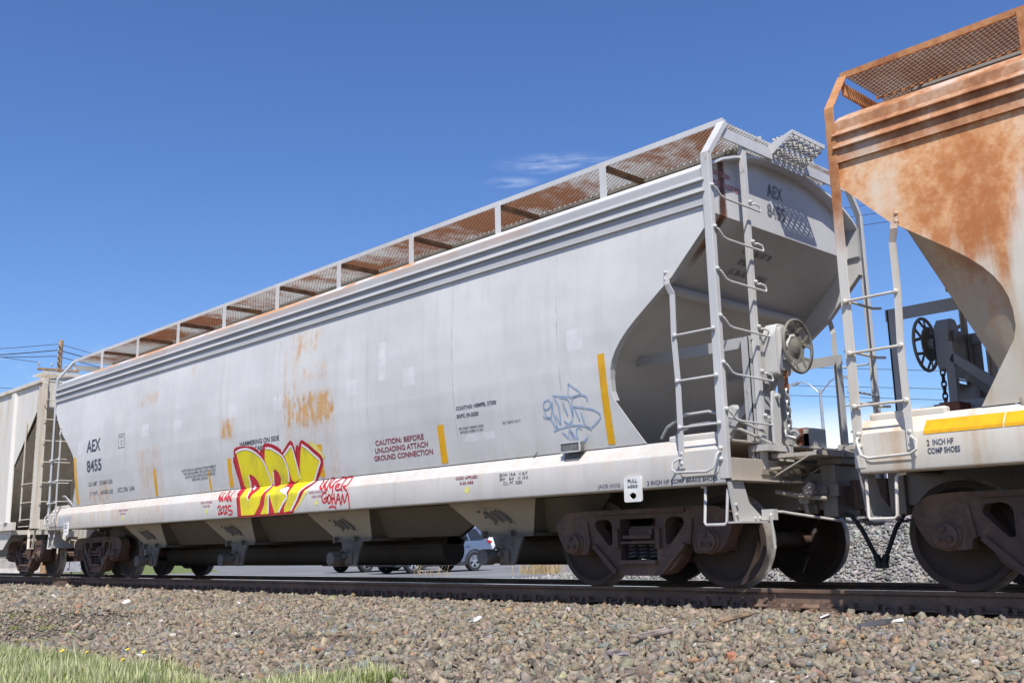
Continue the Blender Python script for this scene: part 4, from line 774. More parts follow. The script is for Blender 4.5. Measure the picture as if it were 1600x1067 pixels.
for e in (1, -1):
    sx = lambda a, b: sorted((e*a, e*b))
    MB().box(*sx(HL-.06, HL-.03), -1.44, 1.44, 3.68, 4.34).build('end_sheet', mS, left)
    MB().prism([(e*(HL-.03), 3.68), (e*(HL-.05), 3.66), (e*(HL-3.2), 1.2), (e*(HL-3.18), 1.22)], XZ, -1.47, 1.47).build('end_slope', mE, left)
    MB().prism([(e*(HL-1.9), 1.1), (e*(HL-.9), 1.1), (e*(HL-1.9), 2.3)], XZ, -.06, .06).build('end_web', mE, left)
    for s in (-1, 1):
        p = MB(); p.box(*sx(HL-.24, HL), min(s*1.49, s*1.52), max(s*1.49, s*1.52), 1.05, 4.36); p.box(*sx(HL-.015, HL), min(s*1.40, s*1.49), max(s*1.40, s*1.49), 1.05, 4.36)
        for z in np.arange(1.3, 4.3, .22): p.lathe([(.016, 0), (.016, .012)], (e*(HL-.2), s*1.52, z), (0, s, 0), 6)
        po = p.build('corner_post', mF, left)
        p = MB(); p.bar((e*(HL-.84), s*1.53, 1.2), (e*(HL-.84), s*1.53, 3.45), .06, .014, (0, 1, 0)); p.build('stile', mF, po)
        for z in (1.25, 1.62, 2.03):
            MB().tube([(e*(HL-.84), s*1.55, z), (e*(HL-.18), s*1.55, z)], .011, 7).build('rung', mF, po)
        for z in (1.62, 2.03, 2.48, 2.95, 3.42):
            MB().tube([(e*(HL+.04), s*1.47, z), (e*(HL+.05), s*.85, z), (e*HL, s*.82, z)], .011, 7).build('rung', mF, po)
        g = MB(); g.tube([(e*(HL+.0), s*1.44, 3.86), (e*(HL+.05), s*1.42, 3.86), (e*(HL+.05), s*.75, 3.84), (e*HL, s*.73, 3.84)], .011, 7); g.tube([(e*HL, s*1.46, 4.25), (e*(HL+.06), s*1.45, 4.22), (e*(HL+.06), s*1.45, 3.75), (e*HL, s*1.46, 3.72)], .011, 7); g.tube([(e*(HL-.7), s*1.52, 1.1), (e*(HL-.7), s*1.6, 1.1), (e*(HL-.3), s*1.6, 1.1), (e*(HL-.3), s*1.52, 1.1)], .011, 7); g.build('grab_iron', mF, po)
        g = MB(); g.bar((e*(HL-.45), s*1.45, 1.04), (e*(HL-.38), s*1.47, .62), .05, .012); g.bar((e*(HL-.06), s*1.45, 1.04), (e*(HL-.12), s*1.47, .62), .05, .012); g.bar((e*(HL-.40), s*1.47, .62), (e*(HL-.10), s*1.47, .62), .05, .012); g.build('sill_step', mF, po)
    b = MB(); b.box(*sx(HL-.12, HL+.02), -1.40, 1.40, 1.02, 1.24); b.box(*sx(HL-3, HL+.30), -.2, .2, .72, 1.05); b.box(*sx(HL+.02, HL+.22), -1.2, -.7, .98, 1.12); b.bar((e*(HL-.05), -1.0, 1.0), (e*(HL+.25), -.9, .75), .05, .3); b.tube([(e*(HL+.2), -1.05, .5), (e*(HL+.2), -1.05, .78), (e*(HL+.2), -.9, .80), (e*(HL+.3), -.2, .72)], .016, 7)
    b.box(*sx(HL-.3, HL+.12), -1.1, -.5, .62, .86); b.build('end_sill', mE, left, None, .006)
    k = MB(); k.box(*sx(HL+.3, HL+.45), -.1, .1, .78, .96); k.box(*sx(HL+.4, HL+.56), -.16, .16, .74, 1.0); k.build('coupler', M['coupler'], left, None, .02)
    pl = MB(); pl.bar((e*(HL+.02), .75, 2.5), (e*(HL+.02), .75, 1.2), .1, .02, (1, 0, 0)); pl.bar((e*(HL-.7), .2, 2.6), (e*(HL-.7), .2, 1.2), .25, .05); pl.build('end_post', mE, left)
rfm = MB().prism([(-1.52, 4.33), (-.9, 4.42), (0, 4.46), (.9, 4.42), (1.52, 4.33), (1.4, 4.28), (-1.4, 4.28)], YZ, -HL+.02, HL-.02).build('roof', mS, left)
o = lattice(HL-.75, HL+.02, -1.5, 1.5, 4.50, .07, .03, .006).build('roof_grating', mF, left); MB().box(HL-.0, HL+.03, -1.52, 1.52, 4.42, 4.50).build('grating_edge', mF, o)
o = lattice(-HL, HL-.8, -.6, .6, 4.56, .12, .03, .006).build('running_board', mF, left)
MB().prism([(-6.2, 1.1), (6.2, 1.1), (5.6, .45), (-5.6, .45)], XZ, -.5, .5).build('hopper_bottom', M['under_dark'], left)
mb = MB(); mb.box(HL-2.0, HL-1.6, -1.45, 1.45, .95, 1.05); mb.prism([(HL-1.55, 1.04), (HL-4.5, 1.04), (HL-4.2, .62), (HL-2.2, .62)], XZ, -1.42, -1.40); mb.build('lower_panel', mE, left)
t = copy_tree(TRUCK, left); t.location = (-24.88-LC, 0, 0); t = copy_tree(TRUCK, left); t.location = (-HL+1.62, 0, 0)
for t in ('KEEP OFF', 'NO SMOKING'): pass
# ------------------------------------------------------------------ track
track = empty('railway_track', (0, 0, 0)); tag(track, 'rusty rails on timber sleepers in ballast under the train', 'railway track')
RP = [(-.035, 0), (-.036, -.012), (-.034, -.034), (-.012, -.046), (-.008, -.06), (-.008, -.135), (-.016, -.148), (-.07, -.160), (-.07, -.170)]
RP = RP+[(-a, b) for a, b in RP[::-1]]
for s in (-1, 1):
    mb = MB()
    for x0, x1 in ((-120, -22.7), (-22.69, -5.91), (-5.90, 30)): mb.prism(RP, lambda u, v, t: (t, s*.7535+u, v), x0, x1)
    r = mb.build('rail', M['rail'], track); r.data.materials.append(M['railtop'])
    for p in r.data.polygons:
        if p.normal.z > .9 and p.center.z > -.004: p.material_index = 1
    for xj in (-22.695, -5.905):
        j = MB()
        for k in (-1, 1):
            j.prism([(-.045*k, -.05), (-.012*k, -.05), (-.012*k, -.15), (-.05*k, -.156), (-.03*k, -.14), (-.022*k, -.10), (-.03*k, -.06)], lambda u, v, t: (t, s*.7535+u, v), xj-.45, xj+.45)
            for q in (-.35, -.2, -.07, .07, .2, .35): j.lathe([(.02, 0), (.02, .03)], (xj+q, s*.7535-.024*k, -.1), (0, -k, 0), 6)
        j.build('joint_bar', M['rail'], r)
sl = MB().box(-.115, .115, -1.30, 1.30, -.37, -.188)
pms = []
for s in (-1, 1):
    pl = MB(); pl.box(-.10, .10, s*.7535-.19, s*.7535+.19, -.188, -.171)
    for a, b in ((-.06, .085), (.06, .085), (-.06, -.085), (.06, -.085)): pl.box(a-.012, a+.012, s*.7535+b-.012, s*.7535+b+.012, -.175, -.14); pl.box(a-.02, a+.02, s*.7535+b-.017-.01*np.sign(b), s*.7535+b+.017-.01*np.sign(b), -.145, -.128)
    pl.box(-.17, -.115, s*.7535-.09, s*.7535+.09, -.188, -.115); pl.box(.115, .17, s*.7535-.09, s*.7535+.09, -.188, -.115)
    pms.append(pl.mesh('tie_plate', M['rail']))
sm = sl.mesh('sleeper', M['sleeper'])
for i in range(96):
    x = -44+i*.53+random.uniform(-.03, .03)
    o = bpy.data.objects.new('sleeper', sm); col.objects.link(o); o.parent = track; o.location = (x, random.uniform(-.04, .04), random.uniform(-.008, .004)); o.rotation_euler = (0, 0, random.uniform(-.02, .02))
    b = o.modifiers.new('bevel', 'BEVEL'); b.width = .01; b.segments = 1
    for pm in pms: q = bpy.data.objects.new('tie_plate', pm); col.objects.link(q); q.parent = o; q.location = (0, -o.location.y, -o.location.z)

# ------------------------------------------------------------------ ground
GY = [-400, -9, -7.2, -6, -4.5, -3, -1.9, -1.35, -1.1, 1.1, 1.4, 3, 4.6, 7, 400]
GZ = [-.45, -.45, -.425, -.405, -.350, -.285, -.240, -.222, -.226, -.230, -.225, -.33, -.44, -.455, -.455]
gz = lambda y: float(np.interp(y, GY, GZ))
def gzn(x, y): return gz(y)+.035*(mnoise.noise(Vector((x*.5, y*.5, 3)))) * (1 if y < -1.5 else .3)
def soil():
    m = MatB('gravelly_soil'); a = m.noise(28, det=7, rough=.75); b = m.noise(1.1, det=5); c = m.noise(90, det=3, rough=.8)
    cc = m.mix(m.rng(a, .35, .68), (.12, .095, .068), (.235, .195, .145)); cc = m.mix(m.math('MULTIPLY', m.rng(b, .45, .65), .5), cc, (.19, .17, .14)); cc = m.mix(m.math('MULTIPLY', m.rng(c, .6, .75), .5), cc, (.33, .30, .25))
    cc = m.mix(m.math('MULTIPLY', m.rng(m.y, -1.9, -1.2), .85), cc, (.24, .13, .075))
    m.bump(m.math('ADD', a, c), .02, .8); return m.fin(cc, .95, 0., .2)
M['soil'] = soil()
def sheet(name, xs, ys, zf, mat):
    mb = MB(); mb.add([(x, y, zf(x, y)) for y in ys for x in xs], [(j*len(xs)+i, j*len(xs)+i+1, (j+1)*len(xs)+i+1, (j+1)*len(xs)+i) for j in range(len(ys)-1) for i in range(len(xs)-1)])
    o = mb.build(name, mat, None, 180); o['kind'] = 'structure'; return o
xs = [-1500, -300, -90, -50]+list(np.arange(-36, 6.1, .5))+[12, 40, 300, 1500]; ys = [-1500, -300, -60, -20]+list(np.arange(-12, 10.1, .3))+[14, 30, 90, 400, 1500]
def zg(x, y): return gzn(x, y)-.02 if -40 < x < 10 else gz(y)-.02
sheet('ground', xs, ys, zg, M['soil'])
def asphalt():
    m = MatB('worn_asphalt'); a = m.noise(60, det=4, rough=.8); b = m.noise(.35, (1, 1, 1), 6, .65); s = m.noise(.9, (.25, 3, 1), 5)
    cc = m.mix(m.rng(b, .3, .7), (.155, .155, .16), (.225, .22, .215)); cc = m.mix(m.math('MULTIPLY', m.rng(a, .5, .75), .45), cc, (.32, .31, .30)); cc = m.mix(m.math('MULTIPLY', m.rng(s, .55, .7), .35), cc, (.10, .10, .105))
    m.bump(a, .006); return m.fin(cc, .9, 0., .25)
M['asphalt'] = asphalt()
def flat_poly(name, pts, z, mat):
    mb = MB(); mb.add([(x, y, z) for x, y in pts], [tuple(t) for t in geometry.tessellate_polygon([[Vector((x, y, 0)) for x, y in pts]])]); o = mb.build(name, mat); o['kind'] = 'structure'
    for p in o.data.polygons:
        if p.normal.z < 0: p.flip()
    return o
flat_poly('parking_lot', [(-44, 9.8), (60, 9.8), (60, 75), (-190, 75), (-95, 38), (-44, 14)], -.452, M['asphalt'])
mg = MatB('mown_grass'); n1 = mg.noise(.6, det=6); n2 = mg.noise(25, det=4); M['lawn'] = mg.fin(mg.mix(mg.rng(n2, .3, .7), mg.mix(n1, (.07, .11, .025), (.13, .17, .05)), mg.mix(n1, (.13, .17, .04), (.25, .24, .10))), .9, 0., .2)
flat_poly('lawn', [(-44, 9.8), (-44, 14), (-95, 38), (-400, 38), (-400, 9.8)], -.450, M['lawn'])
flat_poly('far_lawn', [(-400, 38), (-95, 38), (-190, 75), (60, 75), (60, 120), (-400, 120)], -.448, M['lawn'])

# ------------------------------------------------------------------ loose stone: crushed ballast, one mass nobody could count
CUBE = np.array([(x, y, z) for x in (-1, 1) for y in (-1, 1) for z in (-1, 1)], float)
CF = np.array([(0, 1, 3), (0, 3, 2), (4, 6, 7), (4, 7, 5), (0, 4, 5), (0, 5, 1), (2, 3, 7), (2, 7, 6), (0, 2, 6), (0, 6, 4), (1, 5, 7), (1, 7, 3)])
def rot_batch(n, tilt):
    a = rng.uniform(0, 2*np.pi, n); b = rng.normal(0, tilt, n); c = rng.normal(0, tilt, n)
    ca, sa, cb, sb, cc, s_ = np.cos(a), np.sin(a), np.cos(b), np.sin(b), np.cos(c), np.sin(c); o, z = np.ones(n), np.zeros(n)
    Rz = np.stack([ca, -sa, z, sa, ca, z, z, z, o], 1).reshape(n, 3, 3); Rx = np.stack([o, z, z, z, cb, -sb, z, sb, cb], 1).reshape(n, 3, 3); Ry = np.stack([cc, z, s_, z, o, z, -s_, z, cc], 1).reshape(n, 3, 3)
    return Rz@Rx@Ry
def stones(P, size, palette, weights, flatness=(.28, .62), tilt=.45):
    n = len(P); v = CUBE[None]*np.ones((n, 1, 1)); v = v*(1+rng.uniform(-.55, .25, (n, 8, 3)))
    # shrink one random end so that the outline is irregular
    k = rng.uniform(.35, 1, (n, 1)); v[:, 4:, 1] *= k; v[:, 4:, 2] *= rng.uniform(.5, 1, (n, 1)); v[:, 1::2, 0] *= rng.uniform(.55, 1, (n, 1)); v[:, 1::2, 1] += rng.uniform(-.3, .3, (n, 1))
    s = np.stack([size*.5*rng.uniform(.85, 1.65, n), size*.5*rng.uniform(.6, 1.05, n), size*.5*rng.uniform(*flatness, n)], 1)
    v = v*s[:, None]; v = np.einsum('nij,nkj->nki', rot_batch(n, tilt), v)+P[:, None]
    ci = rng.choice(len(palette), n, p=np.array(weights)/sum(weights)); c = np.array(palette)[ci]*rng.uniform(.78, 1.2, (n, 1))*(1+rng.normal(0, .04, (n, 3)))
    return v.reshape(-1, 3), (CF[None]+8*np.arange(n)[:, None, None]).reshape(-1, 3), np.repeat(np.clip(c, .01, .9), 8, 0)
def np_mesh(name, V, F, C, mat):
    me = bpy.data.meshes.new(name); me.vertices.add(len(V)); me.vertices.foreach_set('co', V.astype(np.float32).ravel()); k = F.shape[1]
    me.loops.add(F.size); me.loops.foreach_set('vertex_index', F.astype(np.int32).ravel()); me.polygons.add(len(F)); me.polygons.foreach_set('loop_start', np.arange(0, F.size, k, dtype=np.int32)); me.polygons.foreach_set('loop_total', np.full(len(F), k, np.int32))
    at = me.color_attributes.new('tint', 'FLOAT_COLOR', 'POINT'); at.data.foreach_set('color', np.concatenate([C, np.ones((len(C), 1))], 1).astype(np.float32).ravel()); me.update(calc_edges=True); me.materials.append(mat)
    o = bpy.data.objects.new(name, me); col.objects.link(o); return o
def tint_mat(name, rough=.9, grain=60, amt=.35, trans=0.):
    m = MatB(name); at = m.N.new('ShaderNodeAttribute'); at.attribute_name = 'tint'; n = m.noise(grain, det=4, rough=.75)
    v = m.N.new('ShaderNodeMixRGB'); v.blend_type = 'MULTIPLY'; v.inputs[0].default_value = 1; m.L.new(at.outputs['Color'], v.inputs[1]); m.link(m.mix(m.rng(n, .3, .7), (1-amt,)*3, (1+amt*.6,)*3), v.inputs[2])
    if grain > 10: m.bump(n, .0012, .5)
    m.fin(v.outputs[0], rough, 0., .3)
    if trans:
        t = m.N.new('ShaderNodeBsdfTranslucent'); m.L.new(v.outputs[0], t.inputs[0]); ms = m.N.new('ShaderNodeMixShader'); ms.inputs[0].default_value = trans; m.L.new(m.b.outputs[0], ms.inputs[1]); m.L.new(t.outputs[0], ms.inputs[2]); m.L.new(ms.outputs[0], m.N['Material Output'].inputs[0])
    return m.m
M['stone'] = tint_mat('crushed_stone'); M['blade'] = tint_mat('grass_blade', .7, 3, .15, .35)
CAM2 = np.array([0, -9.466])
def in_view(x, y, m=2.2):
    """generous wedge round what the photograph sees"""
    a = np.arctan2(-(x-CAM2[0]), y-CAM2[1]); d = np.hypot(x, y-CAM2[1]); pad = m/np.maximum(d, 1)
    return (a > R(18.5)-pad) & (a < R(73)+pad)
def jitter(x0, x1, y0, y1, sp, keep=None):
    X, Y = np.meshgrid(np.arange(x0, x1, sp), np.arange(y0, y1, sp)); X = X.ravel()+rng.uniform(-.5, .5, X.size)*sp; Y = Y.ravel()+rng.uniform(-.5, .5, Y.size)*sp
    k = in_view(X, Y)
    if keep is not None: k &= keep(X, Y)
    return X[k], Y[k]
PAL = [(.262, .218, .162), (.215, .180, .135), (.31, .262, .20), (.20, .188, .163), (.225, .228, .215), (.34, .28, .20), (.33, .215, .125), (.48, .46, .42), (.135, .118, .095), (.25, .17, .118), (.26, .232, .185)]
WTS = [26, 18, 18, 12, 4, 9, 2.2, .8, 7, 2.5, 18]
PAL = [(r*1.02, g*1.0, b*.96) for r, g, b in PAL]
def vnoise(X, Y, f, s): return np.array([mnoise.noise(Vector((a*f, b*f, s))) for a, b in zip(X, Y)])
parts = []
def lay(x0, x1, y0, y1, sp, mean, keep=None, lift=0., thin=1., pal=PAL, wts=WTS, tilt=.5):
    X, Y = jitter(x0, x1, y0, y1, sp, keep)
    if thin < 1: q = rng.random(len(X)) < thin; X, Y = X[q], Y[q]
    sz = np.clip(rng.lognormal(math.log(mean), .33, len(X)), mean*.45, mean*1.9)
    Z = np.array([gzn(a, b) for a, b in zip(X, Y)])+sz*.10+lift*rng.random(len(X)); parts.append(stones(np.stack([X, Y, Z], 1), sz, pal, wts, tilt=tilt))
rough_side = lambda X, Y: ((X > -9.5-.9*(Y+7)) | (Y > -3.6+.0*X)) 
lay(-14, 0, -7.2, -.98, .034, .042, rough_side)
lay(-14, 0, -7.2, -1.1, .046, .050, rough_side, .03, .85, tilt=.7)
lay(-30, -14, -7, -.98, .062, .066, lambda X, Y: Y > -3.9+.12*(X+14))
lay(-30, -14, -7, -1.1, .080, .070, lambda X, Y: Y > -3.9+.12*(X+14), .03, .7, tilt=.6)
lay(-26, -5, -8, -2.5, .075, .028, lambda X, Y: ~((X > -9.5-.9*(Y+7)) | (Y > -3.6)), 0, .9)
lay(-26, -8, -8, -2.5, .16, .05, lambda X, Y: ~((X > -9.5-.9*(Y+7)) | (Y > -3.6)), 0, .5)
RUSTY = [(.27, .17, .115), (.22, .135, .09), (.31, .22, .16), (.17, .12, .09)]
lay(-26, 0, -1.42, -.84, .042, .036, None, .012, .75, RUSTY, [1, 1, 1, 1]); lay(-26, 0, -.6, .65, .07, .06, None, .0, 1, RUSTY, [1, 1, 1, 1]); lay(-26, 0, .85, 3.6, .075, .065, None, .01, 1)
V = np.concatenate([p[0] for p in parts]); off = np.cumsum([0]+[len(p[0]) for p in parts[:-1]]); F = np.concatenate([p[1]+o for p, o in zip(parts, off)]); C = np.concatenate([p[2] for p in parts])
# a spill of dark cinders on the shoulder
dk = np.exp(-(((V[:, 0]+7.9)/.55)**2+((V[:, 1]+4.3-.55*(V[:, 0]+7.9))/.22)**2)); C *= (1-.62*dk[:, None])
bal = np_mesh('ballast', V, F, C, M['stone']); bal['kind'] = 'stuff'
# heap of pale gravel on the far side
def hz(x, y):
    q = max(0., min(1., (x+20.5)/9.0)); q = q*q*(3-2*q); ridge = 1.75*q*(1+.12*mnoise.noise(Vector((x*.35, y*.4, 9)))); return -.47+max(0., ridge*(1-abs((y-11.6)/3.4)**1.5))
mb = MB(); hx = np.arange(-21.5, 4, .4); hy = np.arange(8.0, 15.3, .35)
mb.add([(x, y, hz(x, y)-.02) for y in hy for x in hx], [(j*len(hx)+i, j*len(hx)+i+1, (j+1)*len(hx)+i+1, (j+1)*len(hx)+i) for j in range(len(hy)-1) for i in range(len(hx)-1)])
M['gsoil'] = flat('gravel_heap_fines', (.27, .265, .25), .95, 0, .4, 30, .01); hp = mb.build('gravel_heap', M['gsoil'], None, 180); tag(hp, kind='stuff')
X, Y = np.meshgrid(np.arange(-20.8, -3, .062), np.arange(8.2, 12.2, .062)); X = X.ravel()+rng.uniform(-.03, .03, X.size); Y = Y.ravel()+rng.uniform(-.03, .03, Y.size)
Z = np.array([hz(a, b) for a, b in zip(X, Y)]); k = (Z > -.455) & in_view(X, Y, .8); X, Y, Z = X[k], Y[k], Z[k]; sz = np.clip(rng.lognormal(math.log(.068), .3, len(X)), .035, .13)
v, f, c = stones(np.stack([X, Y, Z], 1), sz, [(.32, .31, .29), (.25, .245, .235), (.40, .385, .36), (.18, .18, .175), (.35, .32, .27)], [5, 5, 4, 3, 2], tilt=.7)
gs = np_mesh('heap_gravel', v, f, c, M['stone']); tag(gs, kind='stuff')

# ------------------------------------------------------------------ grass
def blades(X, Y, Z, H, Wd, pal, lean=.35, curl=.5):
    n = len(X); a = rng.uniform(0, 2*np.pi, n); l = H*rng.uniform(.05, lean*2, n); d = np.stack([np.cos(a), np.sin(a)], 1); s = np.stack([-np.sin(a+rng.normal(0, .8, n)), np.cos(a)], 1)*Wd[:, None]*.5
    base = np.stack([X, Y], 1); V = np.zeros((n, 5, 3))
    m = base+d*(l*.35)[:, None]; t = base+d*l[:, None]
    V[:, 0, :2] = base-s; V[:, 1, :2] = base+s; V[:, 2, :2] = m-s*.8; V[:, 3, :2] = m+s*.8; V[:, 4, :2] = t
    V[:, 0:2, 2] = Z[:, None]-.01; V[:, 2:4, 2] = (Z+H*.58)[:, None]; V[:, 4, 2] = Z+H*rng.uniform(.8, 1, n)
    F = np.array([(0, 1, 3), (0, 3, 2), (2, 3, 4)])[None]+5*np.arange(n)[:, None, None]
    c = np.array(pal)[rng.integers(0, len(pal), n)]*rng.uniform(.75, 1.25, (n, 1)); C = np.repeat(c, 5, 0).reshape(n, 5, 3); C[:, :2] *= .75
    return V.reshape(-1, 3), F.reshape(-1, 3), C.reshape(-1, 3)
def edge(x): return np.interp(x, [-14, -11, -9.6, -8.3, -7.75, -7.4, -7.0, -6.7, -6.4, -6.0, -5.92, -5.75, -5.55, -5.4, -5.25, 0], [-6.55, -6.22, -6.1, -6.0, -5.92, -5.82, -5.92, -6.05, -6.15, -6.1, -5.6, -5.36, -5.22, -5.26, -5.7, -6.4])
G = []
X = rng.uniform(-13, -4.5, 640000); Y = rng.uniform(-8.2, -4.9, 640000)
dn = vnoise(X, Y, 1.6, 1)*.5+vnoise(X, Y, 5, 4)*.35; k = in_view(X, Y, 1.5) & (rng.random(len(X)) < np.clip((edge(X)+.40*dn-Y)/.28, 0, 1)*(.85+dn*.6)) ; X, Y, dn = X[k], Y[k], dn[k]
Z = np.array([gzn(a, b) for a, b in zip(X, Y)])-.015; H = np.clip(.095+.06*dn+rng.normal(0, .022, len(X)), .03, .2); H *= np.clip((edge(X)-Y)*2.2+.6, .35, 1)
GP = [(.22, .32, .045), (.31, .41, .065), (.43, .50, .13), (.48, .50, .17), (.10, .19, .03), (.54, .50, .24), (.16, .26, .04)]
pn = vnoise(X, Y, 2.3, 7)+rng.normal(0, .25, len(X)); lush = pn > .1
H = np.where(lush, H*1.1, H*.92)
for sel, pal in ((lush, [GP[0], GP[4], GP[6], GP[1]]), (~lush, GP)): G.append(blades(X[sel], Y[sel], Z[sel], H[sel], rng.uniform(.003, .0065, sel.sum()), pal, .6))
# seed heads: pale, stiffer, taller
q = rng.random(len(X)) < .09; G.append(blades(X[q], Y[q], Z[q], H[q]*1.35+.02, rng.uniform(.007, .013, q.sum()), [(.66, .63, .38), (.58, .60, .30)], .2))
# scattered weeds in the cinders at left
def tuft(x, y, r, n, h, pal):
    X = x+rng.normal(0, r, n); Y = y+rng.normal(0, r, n); G.append(blades(X, Y, np.array([gzn(a, b) for a, b in zip(X, Y)])-.01, h*rng.uniform(.5, 1.2, n), rng.uniform(.004, .009, n), pal, .6))
for i in range(95):
    x = rng.uniform(-18, -8); y = rng.uniform(-6.3, -3.9)
    if mnoise.noise(Vector((x*.7, y*.9, 2))) > -.05 and x < -9.2-.5*(y+6): tuft(x, y, rng.uniform(.02, .09), rng.integers(15, 90), rng.uniform(.02, .06), GP[:4]+[(.40, .34, .16)])
for x, y, r, n, h in ((-10.6, -5.55, .12, 300, .05), (-9.4, -5.5, .10, 200, .045), (-8.35, -5.68, .09, 260, .06), (-9.9, -4.9, .06, 100, .04)): tuft(x, y, r, n, h, GP[1:4]+[(.30, .24, .08)])
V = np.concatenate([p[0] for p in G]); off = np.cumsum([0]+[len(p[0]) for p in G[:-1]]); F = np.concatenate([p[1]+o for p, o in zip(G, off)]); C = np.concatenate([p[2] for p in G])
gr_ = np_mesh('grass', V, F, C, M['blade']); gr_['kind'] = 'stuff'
# yellow flowers in the grass
M['petal'] = flat('yellow_petal', (.80, .55, .02), .6, 0, .15); M['stem'] = flat('green_stem', (.10, .17, .04), .7)
fl = MB(); st = MB()
for x, y, h in ((-8.3, -6.35, .15), (-8.2, -6.2, .13), (-8.15, -5.9, .12), (-7.75, -5.95, .13), (-7.3, -6.3, .14)):
    z = gz(y)+h; fl.lathe([(.004, 0), (.015, .006), (.018, .010), (.008, .014)], (x, y, z), (random.uniform(-.4, .4), -.5, 1), 9); st.tube([(x+.01, y, z-h), (x, y, z)], .0022, 5)
f1 = fl.build('yellow_flowers', M['petal']); tag(f1, kind='stuff'); st.build('flower_stems', M['stem'], f1)

# ------------------------------------------------------------------ small things lying on the ballast
def stick(x0, y0, x1, y1, r, label, c):
    z0, z1 = gzn(x0, y0)+.06, gzn(x1, y1)+.065; mb = MB(); P0, P1 = Vector((x0, y0, z0)), Vector((x1, y1, z1)); n = 9
    for k in range(3):
        o = Vector((random.uniform(-r, r)*.6, random.uniform(-r, r)*.6, k*r*.5)); a = random.uniform(0, .15); b = random.uniform(.85, 1)
        mb.bar(P0.lerp(P1, a)+o, P0.lerp(P1, b)+o, r*1.4, r*.8)
    tag(mb.build('stick', flat('driftwood_'+label[:4], c, .9, 0, .4, 8, .004), None, None, .004), label, 'stick', 'sticks lying on the ballast')
stick(-5.03, -3.42, -5.05, -2.9, .026, 'short grey weathered wood splinter on the ballast below the right truck of the grey car', (.30, .25, .22))
stick(-5.02, -2.38, -5.10, -1.68, .018, 'long thin brown stick on the ballast close to the rail', (.27, .19, .12))
def chunk(name, x, y, s, c, label, cat, grp=None, fl=.5):
    v, f, cc = stones(np.array([[x, y, gzn(x, y)+.05]]), np.array([s]), [c], [1], (fl, fl+.05), .2); mb = MB(); mb.add(v.tolist(), [tuple(q) for q in f.tolist()])
    tag(mb.build(name, flat(name+'_'+cat, c, .85, 0, .25, 12, .003), None, None, .004), label, cat, grp)
mb = MB(); mb.prism(rnd([(-.15, -.04), (.10, -.05), (.16, -.02), (.15, .05), (-.14, .045)], .01), lambda u, v, t: (-3.86+u*.55+.2*v, -1.99+u*.42+v*.8, gz(-2)+.04+t*(1-v*2)+u*.12), 0, .04); tag(mb.build('stone_slab', flat('dark_slab', (.105, .10, .11), .8, 0, .25, 12), None, None, .005), 'dark flat slab of stone lying on the ballast below the right-hand car', 'stone')
chunk('paper_scrap', -4.53, -1.50, .13, (.70, .66, .62), 'pale torn scrap lying nearest to the sunlit rail', 'litter', None, .25)
chunk('broken_plastic', -3.82, -1.66, .11, (.74, .70, .66), 'white broken piece on the ballast behind the dark slab', 'litter', None, .3)
chunk('white_stone', -15.05, -2.93, .17, (.80, .76, .72), 'bright white stone on the ballast far left below the left truck', 'stone', None, .45)
chunk('pale_curved_shard', -7.52, -2.78, .17, (.62, .60, .55), 'pale flat shard on the ballast below the middle of the grey car', 'stone', None, .2)
chunk('brick_fragment', -3.92, -3.80, .11, (.34, .145, .085), 'red brown lump of brick near the bottom edge', 'brick', None, .6)
chunk('purple_stone', -4.72, -3.97, .14, (.20, .175, .185), 'large purplish grey stone lower than the wood splinter', 'stone', None, .3)

# ------------------------------------------------------------------ parked cars beyond the track
M['glass'] = flat('tinted_car_glass', (.025, .03, .035), .08, 0, .1, 2, 0, .8); M['tyre'] = flat('tyre_rubber', (.035, .035, .036), .85, 0, .2); M['rim'] = flat('alloy_rim', (.55, .56, .58), .28, .8, .1); M['clad'] = flat('dark_plastic_cladding', (.045, .046, .05), .65, 0, .15); M['tail'] = flat('red_tail_lamp', (.55, .02, .02), .25, 0, .1); M['lamp'] = flat('clear_headlamp', (.55, .57, .6), .15, .2, .1); M['chrome'] = flat('bright_trim', (.6, .6, .62), .2, .9, .1)
def car_paint(name, c):
    m = MatB(name); m.b.inputs['Coat Weight'].default_value = .8; m.b.inputs['Coat Roughness'].default_value = .06; return m.fin(m.mix(m.noise(2), tuple(v*.95 for v in c), c), .38, .35, .5)
def ring(st):
    x, zb, be, ro, hw, uw = st; h = [(hw*.86, zb), (hw*.985, zb+.10), (hw, zb+.42*(be-zb)), (hw*.985, be-.10), (hw*.955, be), (uw+.5*(hw*.955-uw)*.9, (be+ro)/2), (uw, ro-.05), (uw*.72, ro)]
    return [(x, y, z) for y, z in h]+[(x, -y, z) for y, z in h[::-1]]
SUVS = [(-2.28, .38, .74, .80, .70, .62), (-2.16, .27, .84, .93, .84, .72), (-1.85, .24, .92, 1.00, .90, .78), (-1.1, .24, .98, 1.08, .92, .80), (-.95, .24, 1.0, 1.14, .925, .76), (-.25, .24, 1.03, 1.60, .925, .60), (.35, .24, 1.05, 1.66, .925, .61), (1.1, .24, 1.07, 1.65, .925, .60), (1.72, .26, 1.09, 1.62, .915, .59), (1.97, .28, 1.10, 1.56, .90, .58), (2.17, .33, 1.06, 1.18, .87, .66), (2.25, .42, .96, 1.0, .84, .74), (2.28, .5, .8, .84, .80, .70)]
SEDS = [(-2.3, .38, .66, .70, .70, .62), (-2.18, .26, .74, .80, .84, .72), (-1.2, .22, .88, .96, .90, .78), (-.9, .22, .90, 1.0, .905, .74), (-.1, .22, .93, 1.40, .905, .56), (.8, .22, .95, 1.42, .905, .56), (1.55, .24, .97, 1.05, .90, .70), (2.15, .28, .95, 1.02, .86, .74), (2.3, .40, .80, .84, .80, .7)]
